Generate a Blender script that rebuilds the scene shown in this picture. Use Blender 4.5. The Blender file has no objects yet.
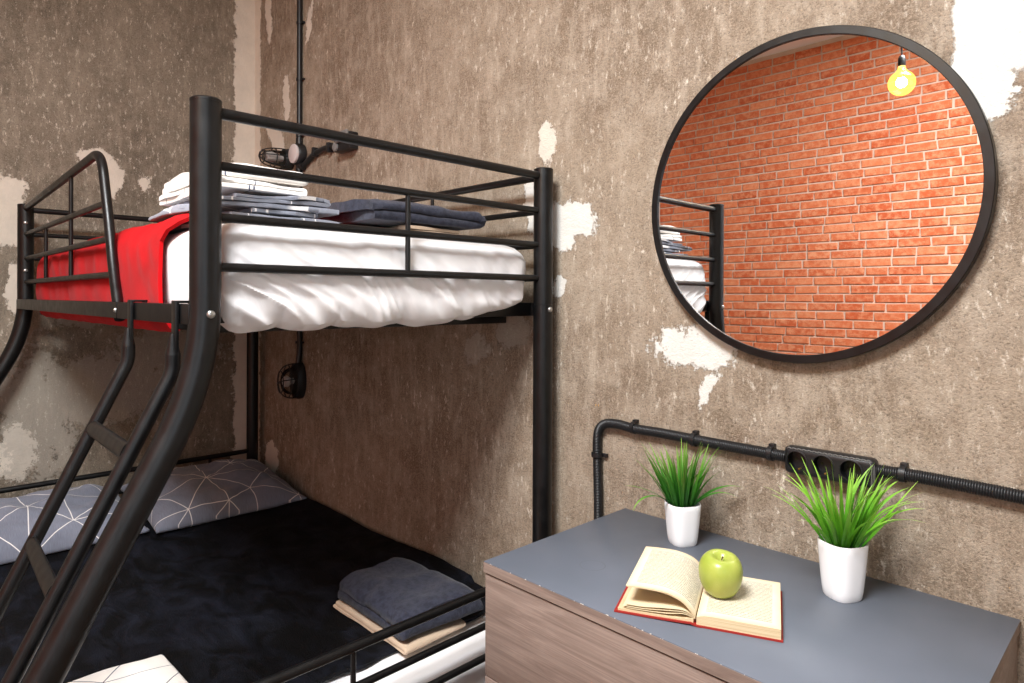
import bpy, bmesh, math, random
import numpy as np
from mathutils import Vector, Matrix, noise, geometry
random.seed(7)
rng = np.random.default_rng(11)
C = bpy.context.scene.collection
SC = bpy.context.scene

# ------------------------------------------------------------------ key measures (metres, camera above x=0,y=0)
D = 1.4233          # plane of the plaster wall with the mirror (y)
LX = -3.3685        # plane of the left plaster wall (x)
FY = -2.38          # brick wall behind the camera (y)
RX = 1.70           # right wall (x)
CEIL = 3.24
CZ = 1.27
NX, NY, BW = -1.2657, 0.4434, 0.92      # near post of the bunk, bunk width
HX = NX - 1.9768                        # head end posts
BY = NY + BW
def S(r, g, b):
    f = lambda c: (c/255/12.92) if c/255 <= .04045 else ((c/255+.055)/1.055)**2.4
    return (f(r), f(g), f(b), 1.0)

# ------------------------------------------------------------------ camera, world, lights, exposure
cam_d = bpy.data.cameras.new('camera'); cam = bpy.data.objects.new('camera', cam_d); C.objects.link(cam)
Fv = Vector((-0.71422154, 0.69991642, -0.0021445)); Rv = Vector((0.69990619, 0.71422344, 0.00402435)); Uv = Vector((-0.00434836, -0.00137333, 0.9999896))
cam.matrix_world = Matrix(((Rv.x, Uv.x, -Fv.x, 0), (Rv.y, Uv.y, -Fv.y, 0), (Rv.z, Uv.z, -Fv.z, CZ), (0, 0, 0, 1)))
cam_d.sensor_width = 36; cam_d.lens = 654.2242*36/1024; cam_d.shift_y = -42.4857/1024
cam_d.clip_start = 0.02
SC.camera = cam
w = bpy.data.worlds.new('daylight'); SC.world = w; w.use_nodes = True
w.node_tree.nodes['Background'].inputs[0].default_value = (0.75, 0.86, 1.0, 1); w.node_tree.nodes['Background'].inputs[1].default_value = 1.2
SC.view_settings.view_transform = 'Standard'; SC.view_settings.look = 'None'
SC.view_settings.gamma = 1; SC.view_settings.use_curve_mapping = False
SC.view_settings.exposure = 0.18
WIN_R = (-1.75, -0.15, 0.85, 2.60)      # added window in the right wall, out of view: y0, y1, z0, z1
WIN_F = (-0.35, 1.35, 0.85, 2.60)       # added window in the brick wall, out of view: x0, x1, z0, z1
def area(name, loc, direction, sx, sy, power, color):
    l = bpy.data.lights.new(name, 'AREA'); l.shape = 'RECTANGLE'; l.size = sx; l.size_y = sy; l.energy = power; l.color = color
    o = bpy.data.objects.new(name, l); C.objects.link(o); o.location = loc
    o.rotation_euler = Vector(direction).to_track_quat('-Z', 'Y').to_euler(); return o
area('added_window_light', (RX-.03, (WIN_R[0]+WIN_R[1])/2, (WIN_R[2]+WIN_R[3])/2), (-1, 0.1, -.08), 1.5, 1.6, 6, (0.84, 0.92, 1.0))  # added lamp at the invented right window, cool side light
area('added_window_light', ((WIN_F[0]+WIN_F[1])/2, FY+.05, (WIN_F[2]+WIN_F[3])/2), (-.15, 1, -.08), 1.6, 1.6, 3, (0.92, 0.96, 1.0))  # added lamp at the invented window behind the camera
PANEL = (-.40, -.62, CEIL)              # added ceiling light panel above the camera, the real source is unseen
area('added_panel_light', (PANEL[0], PANEL[1], PANEL[2]-.052), (0, 0, -1), .86, .86, 172, (0.95, 0.98, 1.0))

# ------------------------------------------------------------------ mesh helpers
def link(name, verts, faces, mat, parent=None, smooth=True, uv=None, base=None, angle=None):
    v = np.asarray(verts, float)
    if base is None and parent is not None: base = parent.get('_base', None)
    if base is not None: v = v - np.array(base)
    me = bpy.data.meshes.new(name); me.from_pydata([tuple(p) for p in v], [], faces)
    if smooth: me.polygons.foreach_set('use_smooth', [True]*len(me.polygons))
    if uv is not None:
        lay = me.uv_layers.new(name='UVMap'); idx = np.empty(len(me.loops), int); me.loops.foreach_get('vertex_index', idx)
        lay.data.foreach_set('uv', np.asarray(uv, float)[idx].ravel())
    me.update()
    o = bpy.data.objects.new(name, me); C.objects.link(o)
    if mat is not None: me.materials.append(mat)
    if parent is not None: o.parent = parent
    elif base is not None: o.location = base
    if angle is not None and smooth: sharp(me, angle)
    return o
def sharp(me, angle):
    bm = bmesh.new(); bm.from_mesh(me)
    for e in bm.edges:
        if len(e.link_faces) == 2 and e.calc_face_angle(0) > angle: e.smooth = False
    bm.to_mesh(me); bm.free()
def tag(o, label, cat, group=None):
    o['label'] = label; o['category'] = cat
    if group: o['group'] = group
    return o
def struct(o): o['kind'] = 'structure'; return o
BASE = {}
class Thing:
    pass
def thing(name, label, cat, base, group=None):
    o = bpy.data.objects.new(name, None); C.objects.link(o); o.location = base; o.empty_display_size = .05
    BASE[o.name] = tuple(base); tag(o, label, cat, group); return o
def part(name, vf, mat, parent, smooth=True, uv=None, angle=0.7, root=None):
    b = BASE[(root or parent).name]
    o = link(name, vf[0], vf[1], mat, None, smooth, uv, base=b, angle=angle)
    o.location = (0, 0, 0); o.parent = parent
    return o
def solo(name, vf, mat, label, cat, group=None, uv=None, smooth=True, angle=0.7):
    v = np.asarray(vf[0], float); b = (v[:,0].mean(), v[:,1].mean(), v[:,2].min())
    o = link(name, v, vf[1], mat, None, smooth, uv, base=b, angle=angle); tag(o, label, cat, group); return o
def cat_vf(*items):
    V, Fs, n = [], [], 0
    for v, f in items:
        V += [tuple(p) for p in v]; Fs += [tuple(i+n for i in q) for q in f]; n += len(v)
    return V, Fs
def box(lo, hi, bev=0.0, seg=2):
    bm = bmesh.new(); bmesh.ops.create_cube(bm, size=1)
    for v in bm.verts: v.co = Vector([(lo[i]+hi[i])/2 + v.co[i]*(hi[i]-lo[i]) for i in range(3)])
    if bev > 0: bmesh.ops.bevel(bm, geom=bm.edges[:], offset=bev, segments=seg, profile=.5, affect='EDGES')
    return from_bm(bm)
def from_bm(bm):
    bm.verts.index_update(); r = [tuple(v.co) for v in bm.verts], [tuple(v.index for v in f.verts) for f in bm.faces]; bm.free(); return r
def smooth_path(pts, n=8, closed=False):
    P = [np.array(p, float) for p in pts]; out = []
    for i in range(len(P)-1):
        p0 = P[max(i-1, 0)]; p1 = P[i]; p2 = P[i+1]; p3 = P[min(i+2, len(P)-1)]
        for k in range(n):
            t = k/n
            out.append(.5*((2*p1)+(-p0+p2)*t+(2*p0-5*p1+4*p2-p3)*t*t+(-p0+3*p1-3*p2+p3)*t**3))
    out.append(P[-1]); return out
def fillet(pts, r, n=8):
    P = [np.array(p, float) for p in pts]; out = [P[0]]
    for i in range(1, len(P)-1):
        a = P[i-1]-P[i]; b = P[i+1]-P[i]; la, lb = np.linalg.norm(a), np.linalg.norm(b); a /= la; b /= lb
        rr = r[i-1] if isinstance(r, (list, tuple)) else r
        d = min(rr, la*.49, lb*.49); s, e = P[i]+a*d, P[i]+b*d
        for k in range(n+1):
            t = k/n; out.append((1-t)**2*s+2*t*(1-t)*P[i]+t*t*e)
    out.append(P[-1]); return out
def tube(path, r, n=14, cap=True, oval=1.0, up=None):
    P = np.array(path, float); m = len(P); T = np.zeros_like(P)
    T[1:-1] = P[2:]-P[:-2]; T[0] = P[1]-P[0]; T[-1] = P[-1]-P[-2]
    T /= np.linalg.norm(T, axis=1)[:, None]+1e-12
    a = np.array(up, float) if up is not None else (np.array((0, 0, 1.)) if abs(T[0][2]) < .9 else np.array((1., 0, 0)))
    nrm = a-T[0]*a.dot(T[0]); nrm /= np.linalg.norm(nrm)
    R = np.full(m, r) if np.isscalar(r) else np.asarray(r, float)
    V, Fs = [], []
    for i in range(m):
        nrm = nrm-T[i]*nrm.dot(T[i]); nrm /= np.linalg.norm(nrm); b = np.cross(T[i], nrm)
        for k in range(n):
            t = 2*math.pi*k/n; V.append(P[i]+R[i]*(math.cos(t)*nrm*oval+math.sin(t)*b))
    for i in range(m-1):
        for k in range(n):
            k2 = (k+1) % n; Fs.append((i*n+k, i*n+k2, (i+1)*n+k2, (i+1)*n+k))
    if cap: Fs.append(tuple(range(n))[::-1]); Fs.append(tuple((m-1)*n+k for k in range(n)))
    return V, Fs
def cyl(a, b, r, n=16, bev=0.0):
    a, b = np.array(a, float), np.array(b, float)
    if bev <= 0: return tube([a, b], r, n)
    d = (b-a)/np.linalg.norm(b-a)
    return tube([a, a+d*bev*.3, a+d*bev, b-d*bev, b-d*bev*.3, b], [r-bev, r-bev*.3, r, r, r-bev*.3, r-bev], n)
def lathe(profile, n=32, center=(0, 0, 0), axis='z', sup=2.0, rot=0.0, close=True):
    V, Fs = [], []; m = len(profile)
    for (r, h) in profile:
        for k in range(n):
            t = 2*math.pi*k/n; c, s = math.cos(t), math.sin(t)
            f = 1.0 if sup == 2 else 1/((abs(c)**sup+abs(s)**sup)**(1/sup))
            x, y = r*f*math.cos(t+rot), r*f*math.sin(t+rot)
            if axis == 'z': p = (x, y, h)
            elif axis == 'y': p = (x, -h, y)     # h measured from the wall towards the room
            else: p = (h, x, y)
            V.append((p[0]+center[0], p[1]+center[1], p[2]+center[2]))
    for i in range(m-1):
        for k in range(n):
            k2 = (k+1) % n; Fs.append((i*n+k, i*n+k2, (i+1)*n+k2, (i+1)*n+k))
    if close:
        Fs.append(tuple(range(n))[::-1]); Fs.append(tuple((m-1)*n+k for k in range(n)))
    return V, Fs
def softbox(lo, hi, r, ns, disp=None):
    """dense box with rounded edges; disp(p, n) -> offset vector"""
    lo, hi = np.array(lo, float), np.array(hi, float); V, Fs, idx = [], [], {}
    def vid(i, j, k):
        key = (i, j, k)
        if key not in idx:
            q = lo+(hi-lo)*np.array((i/ns[0], j/ns[1], k/ns[2])); c = np.clip(q, lo+r, hi-r); d = q-c; L = np.linalg.norm(d)
            if L > 1e-9:
                nn = d/L; q = c+nn*r
            else: nn = np.zeros(3)
            if disp: q = q+np.array(disp(q, nn, ((i/ns[0]), (j/ns[1]), (k/ns[2]))))
            idx[key] = len(V); V.append(tuple(q))
        return idx[key]
    a, b, c = ns
    for i in range(a):
        for j in range(b):
            Fs.append((vid(i, j, 0), vid(i, j+1, 0), vid(i+1, j+1, 0), vid(i+1, j, 0)))
            Fs.append((vid(i, j, c), vid(i+1, j, c), vid(i+1, j+1, c), vid(i, j+1, c)))
    for i in range(a):
        for k in range(c):
            Fs.append((vid(i, 0, k), vid(i+1, 0, k), vid(i+1, 0, k+1), vid(i, 0, k+1)))
            Fs.append((vid(i, b, k), vid(i, b, k+1), vid(i+1, b, k+1), vid(i+1, b, k)))
    for j in range(b):
        for k in range(c):
            Fs.append((vid(0, j, k), vid(0, j, k+1), vid(0, j+1, k+1), vid(0, j+1, k)))
            Fs.append((vid(a, j, k), vid(a, j+1, k), vid(a, j+1, k+1), vid(a, j, k+1)))
    return V, Fs
def shell(P, Q):
    """closed sheet between two point grids"""
    P, Q = np.asarray(P), np.asarray(Q); n, m = P.shape[:2]; N = n*m
    V = np.concatenate([P.reshape(-1, 3), Q.reshape(-1, 3)]); Fs = []
    for i in range(n-1):
        for j in range(m-1):
            a = i*m+j; Fs.append((a, a+m, a+m+1, a+1)); Fs.append((N+a, N+a+1, N+a+m+1, N+a+m))
    ring = [(0, j) for j in range(m)]+[(i, m-1) for i in range(1, n)]+[(n-1, j) for j in range(m-2, -1, -1)]+[(i, 0) for i in range(n-2, 0, -1)]
    for k in range(len(ring)):
        a = ring[k][0]*m+ring[k][1]; q = ring[(k+1) % len(ring)]; b = q[0]*m+q[1]; Fs.append((a, b, N+b, N+a))
    return V, Fs
def nz(x, y, z=0.0): return noise.noise(Vector((x, y, z)))
def fbm(x, y, z=0.0, o=3):
    s, a = 0, 1
    for i in range(o): s += a*nz(x, y, z+i*7.3); x *= 2.03; y *= 2.03; z *= 2.03; a *= .5
    return s

# ------------------------------------------------------------------ material helpers
class G:
    def __init__(self, name):
        self.m = bpy.data.materials.new(name); self.m.use_nodes = True; self.t = self.m.node_tree; self.t.nodes.clear()
        self.out = self.t.nodes.new('ShaderNodeOutputMaterial'); self.p = self.t.nodes.new('ShaderNodeBsdfPrincipled')
        self.t.links.new(self.p.outputs[0], self.out.inputs[0])
    def n(self, typ, **kw):
        x = self.t.nodes.new(typ)
        for k, v in kw.items(): setattr(x, k, v)
        return x
    def l(self, a, b): self.t.links.new(a, b)
    def put(self, sock, v):
        if isinstance(v, bpy.types.NodeSocket): self.l(v, sock)
        else: sock.default_value = v
    def math(self, op, a, b=None, c=None, clamp=False):
        x = self.n('ShaderNodeMath', operation=op, use_clamp=clamp); self.put(x.inputs[0], a)
        if b is not None: self.put(x.inputs[1], b)
        if c is not None: self.put(x.inputs[2], c)
        return x.outputs[0]
    def vmath(self, op, a, b=None, c=None):
        x = self.n('ShaderNodeVectorMath', operation=op); self.put(x.inputs[0], a)
        if b is not None: self.put(x.inputs[1], b)
        if c is not None: self.put(x.inputs[2], c)
        return x.outputs['Value'] if op in ('LENGTH', 'DOT_PRODUCT', 'DISTANCE') else x.outputs[0]
    def mix(self, f, a, b, mode='MIX'):
        x = self.n('ShaderNodeMix', data_type='RGBA', blend_type=mode); self.put(x.inputs[0], f); self.put(x.inputs[6], a); self.put(x.inputs[7], b); return x.outputs[2]
    def co(self, which='Object'): return self.n('ShaderNodeTexCoord').outputs[which]
    def map(self, vec, loc=(0, 0, 0), rot=(0, 0, 0), scale=(1, 1, 1), typ='POINT'):
        x = self.n('ShaderNodeMapping', vector_type=typ); self.l(vec, x.inputs[0])
        x.inputs[1].default_value = loc; x.inputs[2].default_value = rot; x.inputs[3].default_value = scale; return x.outputs[0]
    def noise(self, vec, scale, detail=4, rough=.5, dist=0.0):
        x = self.n('ShaderNodeTexNoise'); self.put(x.inputs['Vector'], vec); x.inputs['Scale'].default_value = scale; x.inputs['Detail'].default_value = detail
        x.inputs['Roughness'].default_value = rough; x.inputs['Distortion'].default_value = dist; return x.outputs[0]
    def vor(self, vec, scale, feature='F1', out=0):
        x = self.n('ShaderNodeTexVoronoi', feature=feature); self.put(x.inputs['Vector'], vec); x.inputs['Scale'].default_value = scale; return x.outputs[out]
    def rng(self, v, a, b, c=0.0, d=1.0, smooth=False):
        x = self.n('ShaderNodeMapRange', interpolation_type='SMOOTHSTEP' if smooth else 'LINEAR'); self.put(x.inputs[0], v)
        for i, k in enumerate((a, b, c, d)): x.inputs[i+1].default_value = k
        return x.outputs[0]
    def bump(self, h, strength=.3, dist=.01, prev=None):
        x = self.n('ShaderNodeBump'); self.l(h, x.inputs['Height']); x.inputs['Strength'].default_value = strength; x.inputs['Distance'].default_value = dist
        if prev is not None: self.l(prev, x.inputs['Normal'])
        return x.outputs[0]
    def set(self, **kw):
        names = dict(color='Base Color', rough='Roughness', metal='Metallic', spec='Specular IOR Level', normal='Normal', sheen='Sheen Weight', sheenr='Sheen Roughness', sheent='Sheen Tint',
                     emis='Emission Color', emist='Emission Strength', trans='Transmission Weight', ior='IOR', coat='Coat Weight', sss='Subsurface Weight')
        for k, v in kw.items(): self.put(self.p.inputs[names[k]], v)
        return self
def simple(name, color, rough=.5, metal=0.0, spec=.5, grain=None, gs=.1, var=0.0):
    g = G(name); g.set(color=color, rough=rough, metal=metal, spec=spec); co = g.co()
    if grain:
        h = g.noise(co, grain, 3); g.set(normal=g.bump(h, gs, .002))
    n = g.noise(co, 9, 3)
    g.set(rough=g.rng(n, .3, .7, max(rough-.05, 0), min(rough+.07, 1)))
    if var: g.set(color=g.mix(g.rng(n, .35, .65), color, tuple(c*(1-var) for c in color[:3])+(1,)))
    return g.m

def plaster(name, axis, c_dark, c_mid, c_light, patches, flecks=.2):
    """bare trowelled plaster: streaks, chips, and remains of white paint at given places; axis 'x' or 'y' = horizontal axis of the wall"""
    g = G(name); co = g.co()
    big = g.noise(co, 1.6, 6, .6); mid = g.noise(co, 13, 9, .7)
    streak = g.noise(g.map(co, scale=(1, 1, .22)), 34, 7, .68, .3)
    col = g.mix(g.rng(big, .34, .66, smooth=True), c_dark, c_mid)
    col = g.mix(g.rng(mid, .45, .72, 0, .65), col, c_light)
    col = g.mix(g.math('MULTIPLY', g.rng(streak, .48, .68), .6), col, c_light)
    dk = g.noise(g.map(co, loc=(3, 5, 2)), 3.6, 10, .8, .5)
    col = g.mix(g.math('MULTIPLY', g.rng(dk, .50, .72), .27), col, tuple(c*.55 for c in c_dark[:3])+(1,))
    # sandy speckle
    fine = g.noise(co, 230, 4, .8)
    col = g.mix(g.rng(fine, .45, .68, 0, .75), col, tuple(min(1, c*1.55) for c in c_mid[:3])+(1,))
    pit = g.noise(g.map(co, loc=(1, 9, 4)), 200, 3, .75)
    col = g.mix(g.rng(pit, .55, .68, 0, .6), col, tuple(c*.4 for c in c_dark[:3])+(1,))
    # pale flecks, drawn downwards
    fl = g.noise(g.map(co, loc=(7, 1, 3), scale=(1, 1, .45)), 70, 8, .8)
    region = g.rng(g.noise(g.map(co, loc=(4, 4, 9)), 2.6, 5, .6), .38, .62)
    flm = g.math('MULTIPLY', g.rng(fl, .565, .635), g.rng(region, 0, 1, flecks, .95))
    col = g.mix(flm, col, S(222, 210, 194))
    fl2 = g.noise(g.map(co, loc=(2, 8, 6), scale=(1, 1, .26)), 42, 7, .75)
    col = g.mix(g.math('MULTIPLY', g.rng(fl2, .63, .69, 0, .8), g.rng(region, 0, 1, flecks+.1, 1.0)), col, S(214, 200, 180))
    # rust coloured chips
    oc = g.noise(g.map(co, loc=(9, 2, 8), scale=(1, 1, .5)), 38, 4, .6)
    col = g.mix(g.rng(oc, .745, .765, 0, .8), col, S(212, 160, 92))
    # paint patches
    edge = g.noise(co, 14, 10, .8); edge = g.math('MULTIPLY_ADD', edge, 2.0, -1.0)
    edge2 = g.noise(g.map(co, loc=(5, 5, 5)), 60, 7, .8); edge2 = g.math('MULTIPLY_ADD', edge2, 1.3, -.65)
    edge = g.math('ADD', edge, edge2)
    wn = g.n('ShaderNodeTexNoise'); g.l(co, wn.inputs['Vector']); wn.inputs['Scale'].default_value = 15; wn.inputs['Detail'].default_value = 9; wn.inputs['Roughness'].default_value = .78
    pco = g.vmath('MULTIPLY_ADD', g.vmath('SUBTRACT', wn.outputs[1], (.5, .5, .5)), (.11, .11, .11), co)
    tone = {}
    for (kind, a, z, ra, rz, rot, rough_e, colname) in patches:
        loc = (a, 0, z) if axis == 'x' else (0, a, z); sc = (ra, 100, rz) if axis == 'x' else (100, ra, rz)
        r3 = (0, rot, 0) if axis == 'x' else (rot, 0, 0)
        v = g.map(pco if rough_e > .2 else g.vmath('MULTIPLY_ADD', g.vmath('SUBTRACT', pco, co), (.35, .35, .35), co), loc, r3, sc, 'TEXTURE')
        if kind == 'box':
            v = g.vmath('ABSOLUTE', v); s = g.n('ShaderNodeSeparateXYZ'); g.l(v, s.inputs[0])
            d = g.math('MAXIMUM', s.outputs[0 if axis == 'x' else 1], s.outputs[2])
        else:
            v = g.vmath('MULTIPLY', v, (1, 0, 1) if axis == 'x' else (0, 1, 1)); d = g.vmath('LENGTH', v)
        d = g.math('MULTIPLY_ADD', edge, rough_e, d); m = g.rng(d, 1.0, .93)
        tone[colname] = m if colname not in tone else g.math('MAXIMUM', tone[colname], m)
    pm = None
    for cn, m in tone.items():
        pc = {'white': S(238, 234, 226), 'cream': S(232, 221, 206), 'grey': S(186, 178, 166)}[cn]
        pcv = g.mix(g.rng(mid, .35, .7), pc, tuple(c*.86 for c in pc[:3])+(1,))
        col = g.mix(g.math('MULTIPLY', m, .55 if cn == 'grey' else .97), col, pcv)
        pm = m if pm is None else g.math('MAXIMUM', pm, m)
    h = g.math('MULTIPLY_ADD', fine, .5, g.math('MULTIPLY', mid, 1.4)); h = g.math('MULTIPLY_ADD', pit, -.6, h)
    if pm is not None: h = g.math('MULTIPLY_ADD', pm, .5, h)
    g.set(color=col, rough=.88, spec=.25, normal=g.bump(h, .7, .006)); return g.m

M = {}
M['plaster_back'] = plaster('plaster_mirror_wall', 'x', S(118, 101, 85), S(152, 136, 118), S(188, 174, 157), [
    ('e', -1.310, 1.728, .034, .066, .1, .45, 'cream'), ('box', -1.25, 1.50, .125, .050, .08, .45, 'white'), ('e', -1.245, 1.455, .05, .045, 0, .6, 'white'), ('e', -1.258, 1.303, .030, .040, 0, .6, 'white'),
    ('e', -.825, 1.150, .118, .050, 0, .75, 'white'), ('e', -.76, 1.158, .06, .03, 0, .6, 'white'), ('e', -.785, 1.05, .015, .052, .35, .9, 'white'),
    ('box', -.236, 1.86, .061, .20, 0, .18, 'white'), ('e', -.245, 1.665, .045, .075, -.25, .5, 'white'),
    ('e', -3.207, 2.70, .035, .17, -.1, .3, 'cream'), ('e', -3.005, 2.215, .040, .125, -.12, .4, 'cream'), ('e', -3.12, 2.06, .14, .055, .75, .5, 'cream'), ('box', -3.345, 2.1, .05, 2.2, 0, .3, 'cream'),
    ('e', -2.775, 2.52, .028, .10, .3, .35, 'cream'), ('e', -1.445, 1.165, .08, .055, -.35, .8, 'grey'), ('e', -1.62, 1.10, .06, .05, 0, 1.2, 'grey'), ('e', -3.16, .47, .08, .085, 0, .6, 'cream'), ('e', -1.37, 1.56, .025, .10, 0, .6, 'white')])
M['plaster_left'] = plaster('plaster_left_wall', 'y', S(102, 92, 80), S(132, 121, 107), S(168, 155, 138), [
    ('box', .40, 1.615, .062, .155, 0, .45, 'cream'), ('e', .42, 1.305, .030, .11, 0, .6, 'cream'), ('e', .705, 1.89, .07, .035, .2, .6, 'cream'), ('e', .775, 1.80, .050, .095, -.1, .45, 'cream'),
    ('e', .905, 1.786, .026, .034, 0, .5, 'cream'), ('box', 1.40, 2.0, .085, 2.2, 0, .30, 'cream'), ('e', .427, .62, .07, .12, 0, .9, 'cream'), ('e', .67, 1.165, .10, .035, 0, .9, 'grey'), ('e', .75, .85, .3, .16, 0, 1.0, 'grey'), ('e', .5, .75, .15, .3, 0, 1.2, 'grey'), ('e', 1.0, 1.0, .25, .12, 0, 1.3, 'grey')], flecks=.6)

def black_metal():
    g = G('satin_black_metal'); co = g.co(); n = g.noise(co, 40, 3); d = g.noise(co, 500, 2)
    g.set(color=g.mix(g.rng(n, .4, .7), S(11, 11, 12), S(16, 16, 17)), rough=g.rng(n, .3, .7, .32, .42), spec=.42, normal=g.bump(d, .04, .001)); return g.m
M['metal'] = black_metal()
M['bolt'] = simple('zinc_bolt', S(190, 190, 188), .3, .9, grain=80, gs=.1)
M['plastic_black'] = simple('matt_black_plastic', S(24, 24, 26), .42, grain=300, gs=.05)
M['conduit'] = simple('black_corrugated_plastic', S(26, 26, 28), .4)
M['plastic_grey'] = simple('grey_plastic', S(120, 118, 116), .35)
M['cap_white'] = simple('pale_plastic', S(214, 205, 203), .45, var=.05)
M['white_paint'] = simple('white_paint', S(240, 236, 230), .7, grain=60, gs=.1)
M['ceiling'] = simple('white_ceiling_paint', S(244, 240, 236), .85, grain=90, gs=.1)
M['pot'] = simple('white_glazed_ceramic', S(244, 244, 245), .16, spec=.55)
M['soil'] = simple('dark_foam', S(50, 55, 35), .9, grain=120, gs=.6)

def wood(name, a, b, c, scale=(1.2, 14, 14)):
    g = G(name); co = g.co()
    ring = g.noise(g.map(co, scale=scale), 3.2, 8, .65, 1.1); fine = g.noise(g.map(co, scale=(scale[0]*1.2, scale[1]*7, scale[2]*7)), 3.5, 4, .6)
    col = g.mix(g.rng(ring, .30, .70), a, b); col = g.mix(g.rng(fine, .42, .75, 0, .55), col, c)
    g.set(color=col, rough=.5, spec=.35, normal=g.bump(fine, .12, .001)); return g.m
M['wood'] = wood('greyed_walnut_laminate', S(120, 103, 94), S(160, 141, 130), S(98, 82, 74))
M['floorwood'] = wood('floor_laminate', S(84, 66, 52), S(108, 86, 68), S(62, 48, 38))
def tabletop():
    g = G('slate_grey_laminate'); co = g.co('Object'); n = g.noise(co, 5, 4); f = g.noise(co, 600, 2)
    col = g.mix(g.rng(n, .3, .7), S(92, 98, 108), S(101, 106, 117))
    # scuffs
    sc = g.noise(g.map(co, scale=(1, 3, 1)), 45, 6, .7); col = g.mix(g.rng(sc, .70, .74, 0, .35), col, S(150, 152, 156))
    # mug ring
    r = g.vmath('LENGTH', g.map(co, loc=(.172, .148, 0), scale=(.026, .026, 100), typ='TEXTURE'))
    ring = g.math('SUBTRACT', 1.0, g.math('MULTIPLY', g.math('ABSOLUTE', g.math('SUBTRACT', r, 1.0)), 14.0), clamp=True)
    ring = g.math('MULTIPLY', ring, g.rng(n, .35, .6, .1, .5)); col = g.mix(ring, col, S(70, 72, 80))
    # chipped front and left edges
    s = g.n('ShaderNodeSeparateXYZ'); g.l(co, s.inputs[0]); ch = g.noise(co, 70, 4, .7)
    e = g.math('MINIMUM', s.outputs[1], g.math('ADD', s.outputs[0], 10.0)); e = g.math('MULTIPLY_ADD', ch, -.012, e)
    col = g.mix(g.rng(e, -.0067, -.0071), col, S(236, 230, 220))
    g.set(color=col, rough=g.rng(n, .3, .7, .36, .5), spec=.4, normal=g.bump(f, .05, .0005)); return g.m
M['top'] = tabletop()

def cloth(name, color, color2, rough=.9, bump_s=900, bstr=.25, sheen=.2, var_scale=6, var=(.35, .65)):
    g = G(name); co = g.co(); n = g.noise(co, var_scale, 4, .55); f = g.noise(co, bump_s, 2)
    g.set(color=g.mix(g.rng(n, *var), color, color2), rough=rough, spec=.15, sheen=sheen, normal=g.bump(f, bstr, .0015)); return g.m
M['sheet'] = cloth('white_cotton_sheet', S(240, 238, 238), S(232, 229, 230))
M['red'] = cloth('red_fleece', S(192, 4, 16), S(168, 2, 10), bump_s=420, bstr=.5, sheen=.04)
M['towel_dark'] = cloth('slate_blue_terry', S(54, 56, 70), S(40, 42, 54), bump_s=380, bstr=1.0, sheen=.15, var_scale=70, var=(.42, .62))
M['towel_beige'] = cloth('beige_terry', S(212, 190, 166), S(194, 170, 146), bump_s=380, bstr=.9, sheen=.1)
def velvet():
    g = G('black_plush'); co = g.co(); n = g.noise(g.map(co, scale=(1, 1.8, 1)), 7, 5, .6, .8); f = g.noise(co, 300, 2)
    g.set(color=g.mix(g.rng(n, .42, .72), S(4, 4, 6), S(27, 30, 41)), rough=.7, spec=.16, sheen=.0, normal=g.bump(g.math('MULTIPLY_ADD', n, 3.0, f), .6, .006)); return g.m  # blue sheen of the plush painted into the colour as lighter spots
M['velvet'] = velvet()

# printed cloth: thin straight lines meeting in star points, repeated over the cloth
def line_segments():
    pts = [(.12, .14), (.55, .08), (.34, .42), (.80, .38), (.10, .70), (.52, .78), (.86, .82)]
    P = [Vector((x+i, y+j)) for i in (-1, 0, 1) for j in (-1, 0, 1) for x, y in pts]
    r = geometry.delaunay_2d_cdt(P, [], [], 0, 1e-6); v, e = r[0], r[1]; out = []
    for a, b in e:
        p, q = v[a], v[b]; hit = any(-.02 <= p.x+(q.x-p.x)*t/24 <= 1.02 and -.02 <= p.y+(q.y-p.y)*t/24 <= 1.02 for t in range(25))
        if hit: out.append(((p.x, p.y), (q.x, q.y)))
    return out
SEGS = line_segments()
def printed(name, c1, c2, line, tile=.44, width=.0016, weave=True):
    g = G(name); uv = g.co('UV'); v = g.vmath('MULTIPLY', uv, (1/tile, 1/tile, 0)); v = g.vmath('FRACTION', v); d = None
    for a, b in SEGS:
        ba = (b[0]-a[0], b[1]-a[1]); L2 = ba[0]**2+ba[1]**2
        pa = g.vmath('SUBTRACT', v, (a[0], a[1], 0)); h = g.vmath('DOT_PRODUCT', pa, (ba[0]/L2, ba[1]/L2, 0)); h = g.math('ADD', h, 0.0, clamp=True)
        q = g.vmath('MULTIPLY_ADD', h, (-ba[0], -ba[1], 0), pa); L = g.vmath('LENGTH', q); d = L if d is None else g.math('MINIMUM', d, L)
    m = g.rng(d, width/tile*1.15, width/tile*.75); co = g.co(); n = g.noise(co, 8, 3)
    st = g.noise(g.map(uv, scale=(900, 30, 1)), 1, 2)
    col = g.mix(g.rng(n, .35, .65), c1, c2)
    if weave: col = g.mix(g.rng(st, .4, .65, 0, .35), col, tuple(min(1, c*1.5) for c in c1[:3])+(1,))
    g.set(color=g.mix(m, col, line), rough=.88, spec=.15, sheen=.15, normal=g.bump(g.noise(co, 900, 2), .2, .001)); return g.m
M['print_grey'] = printed('grey_cotton_white_lines', S(104, 108, 122), S(94, 98, 112), S(232, 228, 226))
M['linen_grey'] = printed('pale_grey_cotton_white_lines', S(140, 143, 154), S(122, 126, 138), S(236, 232, 230), tile=.5)
M['linen_white'] = printed('white_cotton_sparse_dark_lines', S(240, 237, 232), S(232, 227, 222), S(66, 72, 96), weave=False, width=.0013, tile=.8)
M['print_white'] = printed('white_cotton_dark_lines', S(240, 237, 232), S(232, 227, 222), S(66, 72, 96), weave=False, width=.0013)

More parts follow.
